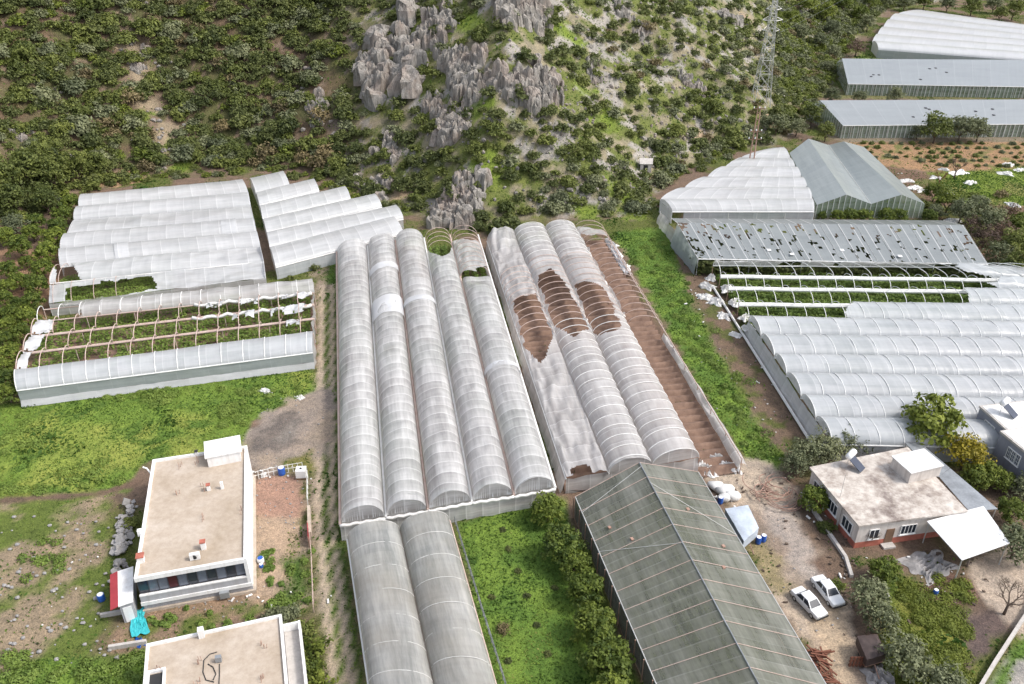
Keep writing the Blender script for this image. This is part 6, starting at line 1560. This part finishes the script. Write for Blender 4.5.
for k, (px, py, r, kd, l) in enumerate([(10, 190, 3.0, 'tall', 'ragged green tree at the left edge above the orchard'), (32, 184, 3.2, 'tall', 'second ragged green tree from the left above the orchard'), (57, 188, 3.0, 'tall', 'ragged green tree centred above the orchard'), (80, 178, 2.8, 'tall', 'ragged green tree nearest the upper left white greenhouse corner'), (15, 212, 2.8, 'tall', 'leafy tree just above the top orchard rows at the left edge'), (46, 203, 2.6, 'tall', 'leafy tree in the middle of the group above the orchard'), (14, 226, 2.3, 'olive', 'grey-green olive tree between the ragged trees and the orchard'), (98, 172, 2.4, 'tall', 'green tree right above the back edge of the upper left greenhouse'), (-5, 205, 3.0, 'tall', 'leafy tree cut by the left edge above the orchard'), (42, 168, 2.6, 'tall', 'green tree on the slope highest of the group above the orchard')]):
    tree(kd, px, py, r, l, 'tree', 'olive_tree' if kd == 'olive' else 'tree', 'trees above the left orchard')
for px, py, r, kd, l, nm in [
    (930, 427, 3.4, 'lime', 'fresh green round tree standing before the pale blue-white tunnels', 'tree'), (966, 456, 2.4, 'yellow', 'yellow-leaved tree left of the blue-grey house', 'tree'), (985, 476, 1.7, 'lime', 'small light green tree under the yellow one', 'tree'), (1001, 482, 1.5, 'lime', 'small citrus tree at the foot of the blue-grey house', 'citrus_tree'),
    (974, 480, 1.5, 'lime', 'bright green bush between yellow tree and metal roof', 'tree'),
    (808, 455, 2.0, 'olive', 'grey-green olive tree leftmost behind the old house', 'olive_tree'), (826, 450, 2.0, 'olive', 'grey-green olive tree second from left behind the old house', 'olive_tree'), (845, 444, 1.9, 'olive', 'olive tree behind the solar heater of the old house', 'olive_tree'), (865, 443, 1.7, 'olive', 'olive tree in the middle of the back wall of the old house', 'olive_tree'), (883, 444, 1.6, 'olive', 'rightmost small olive tree behind the old house', 'olive_tree'), (795, 466, 1.7, 'olive', 'low olive tree in the grass left of the old house', 'olive_tree'),
    (815, 500, 1.7, 'citrus', 'dark green round tree against the left wall of the old house', 'tree'), (868, 600, 2.0, 'olive', 'olive tree right of the parked cars', 'olive_tree'), (885, 572, 1.6, 'citrus', 'dense dark green tree below the red-based wall', 'tree'), (882, 622, 1.7, 'olive', 'olive tree above the brown covered trailer', 'olive_tree'), (906, 664, 2.2, 'olive', 'big grey-green olive tree at the lower edge of the weedy yard', 'olive_tree'), (940, 688, 2.0, 'olive', 'olive tree cut by the bottom edge in the weedy yard', 'olive_tree'),
    (1016, 545, 2.2, 'olive', 'olive tree at the right edge beside the white carport', 'olive_tree'), (1012, 512, 1.6, 'lime', 'light green bush at the right edge above the carport', 'tree'), (1022, 490, 1.6, 'olive', 'grey-green tree at the right edge below the blue-grey house', 'olive_tree'),
    (505, 219, 3.0, 's_dark', 'big dark bush just behind the far end of the torn tunnels', 'shrub'), (478, 222, 1.6, 's_dark', 'dark bush at the right foot of the pale fluted cliff', 'shrub'),
    (838, 581, .9, 's_lime', 'small weedy shrub beside the right parked car', 'shrub'), (896, 530, .6, 's_mid', 'small shrub at the front wall of the old house', 'shrub'), (826, 522, 1.0, 's_mid', 'low green shrub at the left wall of the old house', 'shrub'),
    (313, 643, 1.5, 's_lime', 'upper light green bush right of the side balcony', 'shrub'), (312, 664, 1.2, 's_lime', 'middle light green bush right of the side balcony', 'shrub'), (318, 682, 1.5, 's_lime', 'lowest light green bush right of the side balcony', 'shrub'), (300, 626, 1.3, 's_mid', 'dark green bush at the back corner of the side balcony', 'shrub'), (284, 611, 1.2, 's_olive', 'greyish bush at the back wall of the beige-roofed house', 'shrub'), (272, 612, 1.0, 's_olive', 'small greyish bush left of the other behind the beige-roofed house', 'shrub'),
    (128, 520, 1.0, 's_mid', 'dark bush between rubble heap and white house', 'shrub'), (290, 276, .9, 's_mid', 'small shrub below the staircase shaped greenhouse', 'shrub'), (312, 262, 1.3, 's_dark', 'dark shrub under the front of the staircase shaped greenhouse', 'shrub')]:
    tree(kd, px, py, r, l, 'bush' if nm == 'shrub' else 'tree', nm, hs=1.0)
for k, (px, r) in enumerate([(822, 1.0), (838, 1.5), (851, 1.6), (864, 1.6), (886, 1.7), (900, 1.7), (930, 1.5)]):
    tree('citrus', px, 216, r, ['leftmost low bush', 'second bush', 'third bush', 'middle bush', 'fifth bush', 'sixth bush', 'rightmost bush'][k]+' of the row before the double gabled greenhouse', 'bush', 'citrus_tree', 'bushes before the double gabled greenhouse')
for k, (px, py, r, l) in enumerate([(936, 131, 3.2, 'left olive tree in front of the nearer long grey gable'), (961, 130, 3.4, 'middle olive tree in front of the nearer long grey gable'), (979, 131, 3.0, 'right olive tree in front of the nearer long grey gable'), (918, 133, 1.8, 'low bush left of the olive trees by the nearer long gable')]):
    tree('olive' if k else 'tall', px, py, r, l, 'tree', 'olive_tree', 'trees before the long grey gable')
bank = [(935, 193, 2.2, 'lime'), (948, 203, 2.4, 'lime'), (962, 212, 2.6, 'olive'), (977, 206, 2.2, 'olive'), (990, 222, 2.6, 'olive'), (1005, 235, 2.4, 'maroon'), (985, 238, 2.2, 'maroon'), (1015, 250, 2.6, 'tall'), (1000, 255, 2.4, 'olive'), (1020, 228, 2.4, 'lime'), (1008, 215, 2.2, 'maroon'), (935, 212, 1.6, 'olive'), (972, 225, 1.8, 'maroon'), (990, 205, 1.8, 's_brown'), (1018, 268, 2.2, 'tall'), (925, 200, 1.4, 's_mid'), (1003, 190, 1.6, 's_brown'), (975, 192, 1.4, 's_lime')]
cn = dict(lime='light green', olive='grey-green', maroon='purplish brown', tall='mid green', s_brown='dry brown', s_mid='small dark', s_lime='small yellow-green')
cnt = {}
for px, py, r, kd in bank: cnt.setdefault(kd, []).append((px, py))
for px, py, r, kd in bank:
    L = sorted(cnt[kd]); i = L.index((px, py)); s = '' if len(L) == 1 else (', the only pair, ' if 0 else [', leftmost of its colour', ', second of its colour from left', ', third of its colour from left', ', fourth of its colour from left', ', fifth of its colour from left'][i])
    tree(kd, px, py, r, f'{cn[kd]} bush on the right bank{s}', 'bush', 'bank_shrub', 'bushes on the right bank')
tr = [(806, 12, 3.2, 'lime'), (824, 18, 3.2, 'lime'), (842, 8, 3.2, 'lime'), (858, 18, 3.0, 'lime'), (868, 4, 3, 'lime'), (790, 24, 2.8, 'lime'), (830, 32, 3.0, 'olive'), (868, 24, 3.2, 'olive'), (818, 45, 2.8, 'olive'), (832, 56, 2.6, 'olive'), (857, 48, 3.0, 'maroon'), (800, 36, 2.8, 'olive'), (826, 70, 2.2, 'olive'), (812, 118, 2.6, 'tall'), (797, 128, 2.4, 'olive'), (775, 132, 2.8, 'olive'), (826, 134, 2.0, 'tall'), (832, 96, 2.4, 'olive'), (860, 98, 2.0, 'olive'), (895, 97, 2.4, 'olive'), (905, 4, 3.2, 'olive'), (925, 2, 3.2, 'tall'), (948, 5, 3.4, 'olive'), (972, 8, 3.4, 'tall'), (994, 6, 3.4, 'olive'), (1014, 12, 3.4, 'tall'), (884, 2, 3, 'olive'), (1000, 15, 2.6, 'tall')]
cnt = {}
for px, py, r, kd in tr: cnt.setdefault(kd, []).append((py, px))
for px, py, r, kd in tr:
    L = sorted(cnt[kd]); i = L.index((py, px))
    tree(kd, px, py, r, f'{cn[kd]} tree near the far greenhouses, {ORD[i] + " " if i else ""}farthest of its colour', 'tree', 'far_tree', 'trees around the far greenhouses', mid=True)
# saplings on the red field
sp = []
for row in range(6):
    for c in range(17):
        px = 862+c*10+row*5+random.uniform(-2, 2); py = 144+row*4.4+random.uniform(-.8, .8)
        if px > 1030 or (px < 880+row*8 and row > 3) or random.random() < .18: continue
        sp.append((row, px, py))
rn = ['farthest', 'second', 'third', 'fourth', 'fifth', 'nearest']; seen = {}
for row, px, py in sp:
    i = seen[row] = seen.get(row, -1)+1
    tree('s_mid' if random.random() < .5 else 's_olive', px, py, random.uniform(.45, .85), f'sapling on the red field, {rn[row]} row, number {i+1} from the left', 'sapling', 'sapling', 'saplings on the red field', mid=False)
# young plants in the green plot
for k, (px, py) in enumerate([(503, 530), (508, 549), (518, 571), (527, 596), (526, 594), (555, 588), (537, 625), (548, 654), (492, 597), (508, 661)]):
    if k == 4: continue
    tree('s_dark', px, py, .38, ['tiny dark plant nearest the long tunnels in the green plot', 'second tiny dark plant from the tunnels in the green plot', 'third tiny dark plant down the green plot', 'tiny dark plant in the centre of the green plot', '', 'tiny dark plant nearest the citrus row', 'tiny dark plant low in the green plot', 'tiny dark plant lowest beside the citrus row', 'tiny dark plant nearest the post fence', 'tiny plant at the bottom of the green plot by the fence'][k], 'plant', 'young_plant', 'young plants in the green plot', mid=False)
tree('s_brown', 503, 630, .7, 'dry brown little shrub in the green plot', 'bush', 'shrub', mid=False)
# broad weeds and yellow-green bushes in the yard
def thicket(name, label, pts, mat, n, size, h):
    P_, N_ = [], []
    for px, py, r in pts:
        c = P(px, py, 0); m = n
        e = rng.normal(0, 1, (m, 3)); e /= np.linalg.norm(e, axis=1)[:, None]; e[:, 2] = np.abs(e[:, 2]); q = rng.uniform(.5, 1, (m, 1))
        k = e*q*np.array([r, r, h]); k[:, 2] *= (.5+vnoise(k[:, 0]*2+px, k[:, 1]*2, 3)); P_.append(np.stack([c[0]+k[:, 0], c[1]+k[:, 1], k[:, 2]+.03], 1)); N_.append(e+[0, 0, .5])
    V, F = leaf_quads(np.vstack(P_), np.vstack(N_), size, .6, .6); t = np.clip(vnoise(V[::4, 0]*1.2, V[::4, 1]*1.2, 6)*.7+rng.uniform(0, .3, len(F)), 0, 1)
    tag(put(name, mesh_np(name, V, F, tone=t), M[mat]), label, 'weeds', kind='stuff')
thicket('yard_weeds', 'yellow-green weeds covering the yard below the old house', [(random.uniform(890, 968), random.uniform(578, 688), random.uniform(.6, 1.5)) for _ in range(60)], 'leaf_lime', 420, .095, .4)
thicket('field_weeds', 'darker weed clumps in the left field', [(150+random.gauss(0, 14), 397+random.gauss(0, 6), random.uniform(.6, 1.4)) for _ in range(18)]+[(228+random.gauss(0, 9), 415+random.gauss(0, 8), random.uniform(.5, 1.3)) for _ in range(14)]+[(random.uniform(0, 40), 440+random.gauss(0, 10), random.uniform(.6, 1.3)) for _ in range(14)]+[(90+random.gauss(0, 12), 478+random.gauss(0, 6), random.uniform(.5, 1.2)) for _ in range(12)]+[(random.uniform(0, 40), 490, random.uniform(.6, 1.3)) for _ in range(10)]+[(random.uniform(70, 300), random.uniform(385, 400)+(300-random.uniform(70, 300))*.02, random.uniform(.4, .9)) for _ in range(26)], 'crop', 200, .10, .42)
thicket('strip_weeds', 'taller weeds in the green strip right of the torn tunnels', [(x+random.gauss(0, 10), y, random.uniform(.5, 1.2)) for x, y in [(645+ (t*120), 240+t*215) for t in np.linspace(0, 1, 60)]], 'crop', 200, .10, .42)
thicket('edge_weeds', 'weeds around the rough plots on the left', [(random.uniform(0, 140), random.uniform(655, 690), random.uniform(.5, 1.1)) for _ in range(36)]+[(random.uniform(262, 312), random.uniform(540, 612), random.uniform(.3, .7)) for _ in range(26)]+[(random.uniform(130, 300), random.uniform(608, 630), random.uniform(.3, .6)) for _ in range(22)]+[(random.uniform(20, 60), 560+random.gauss(0, 10), .8) for _ in range(10)], 'crop', 110, .13, .4)
# pale stones in the rough left plot
mb = MB()
for i in range(90):
    px, py = random.uniform(0, 118), random.uniform(515, 665); p = P(px, py, 0); s = random.uniform(.08, .3); mb.blob((*p, s*.3), (s, s*.8, s*.6), i, 1, .4)
for i in range(160):
    px, py = random.choice([(random.uniform(240, 330), random.uniform(395, 470)), (random.uniform(255, 305), random.uniform(478, 530)), (random.uniform(150, 255), random.uniform(596, 618)), (random.uniform(760, 860), random.uniform(480, 680)), (random.uniform(700, 835), random.uniform(300, 440))]); p = P(px, py, 0); s = random.uniform(.05, .16); mb.blob((*p, s*.3), (s, s*.8, s*.6), i+100, 1, .4)
tag(put('plot_stones', mb.mesh('plot_stones'), M['slab_stone']), 'small pale stones strewn over the bare plots', 'stones', kind='stuff')

# litter of the yard: bark, bits of wood and torn film
for nm, lb, mt, pts in (('litter', 'dark bits of wood and soil clods littering the yard edge', 'bark', [(800, 500, 18, 26), (835, 560, 14, 22), (850, 600, 10, 20), (745, 485, 14, 10), (880, 640, 10, 22), (930, 565, 18, 8), (960, 600, 18, 12), (722, 560, 8, 30), (760, 600, 14, 30)]),
                        ('film_litter', 'small pale scraps of film and rubble littering the plots', 'scrap', [(722, 492, 10, 8), (805, 510, 16, 26), (845, 590, 10, 20), (700, 300, 10, 14), (760, 390, 14, 24), (930, 185, 24, 12), (270, 475, 20, 4), (262, 600, 30, 6), (50, 570, 40, 40), (925, 575, 24, 10)])):
    mb = MB()
    for (cx, cy, sx, sy) in pts:
        for i in range(26 if nm == 'litter' else 13):
            p = P(cx+random.gauss(0, sx), cy+random.gauss(0, sy), 0); s = random.uniform(.05, .22)
            mb.box((*p, .06+s*.2), (s*random.uniform(.8, 3.2), s, s*.6), random.uniform(0, 3.14), (random.uniform(-.4, .4), random.uniform(-.4, .4)))
    tag(put(nm, mb.mesh(nm), M[mt]), lb, 'litter', kind='stuff')
# ------------------------------------------------------------------ camera, light, world
cam = bpy.data.cameras.new('camera'); co = bpy.data.objects.new('camera', cam); col.objects.link(co)
cam.sensor_width = 36; cam.lens = FPX/1024*36; cam.clip_end = 6000; cam.clip_start = .5
co.location = (0, 0, CAM_H); co.rotation_euler = (math.pi/2-TH, 0, 0); scene.camera = co
SUN_EL, SUN_AZ = 50, 100      # degrees; azimuth clockwise from +Y (away from the camera)
w = bpy.data.worlds.new('World'); scene.world = w; w.use_nodes = True
nt = w.node_tree; bg = nt.nodes['Background']; sk = nt.nodes.new('ShaderNodeTexSky'); sk.sky_type = 'NISHITA'
sk.sun_disc = False; sk.sun_elevation = R(SUN_EL); sk.sun_rotation = R(SUN_AZ); sk.air_density = 1.0; sk.dust_density = 3.0
hs = nt.nodes.new('ShaderNodeHueSaturation'); hs.inputs['Saturation'].default_value = .5      # thin bright cloud
nt.links.new(sk.outputs[0], hs.inputs['Color']); nt.links.new(hs.outputs[0], bg.inputs[0]); bg.inputs[1].default_value = .15
sl = bpy.data.lights.new('sun', 'SUN'); sl.energy = 1.45; sl.angle = R(10); sl.color = (1, .95, .88)
so = bpy.data.objects.new('sun', sl); col.objects.link(so)
dv = Vector((math.sin(R(SUN_AZ))*math.cos(R(SUN_EL)), math.cos(R(SUN_AZ))*math.cos(R(SUN_EL)), math.sin(R(SUN_EL))))
so.rotation_euler = dv.to_track_quat('Z', 'Y').to_euler(); so.location = (60, 40, 90)
vs = scene.view_settings; vs.view_transform = 'Standard'; vs.look = 'None'; vs.exposure = 0.92; vs.gamma = 1; vs.use_curve_mapping = False
scene.cycles.max_bounces = 6; scene.cycles.transparent_max_bounces = 16; scene.cycles.caustics_reflective = False; scene.cycles.caustics_refractive = False

if __debug__:
    for o in scene.objects:
        l = o.get('label')
        if l and not 4 <= len(l.replace('-', ' ').split()) <= 16: o['label'] = l.replace(' on the hillside', '').replace('the upper left white greenhouse', 'the upper left greenhouse')
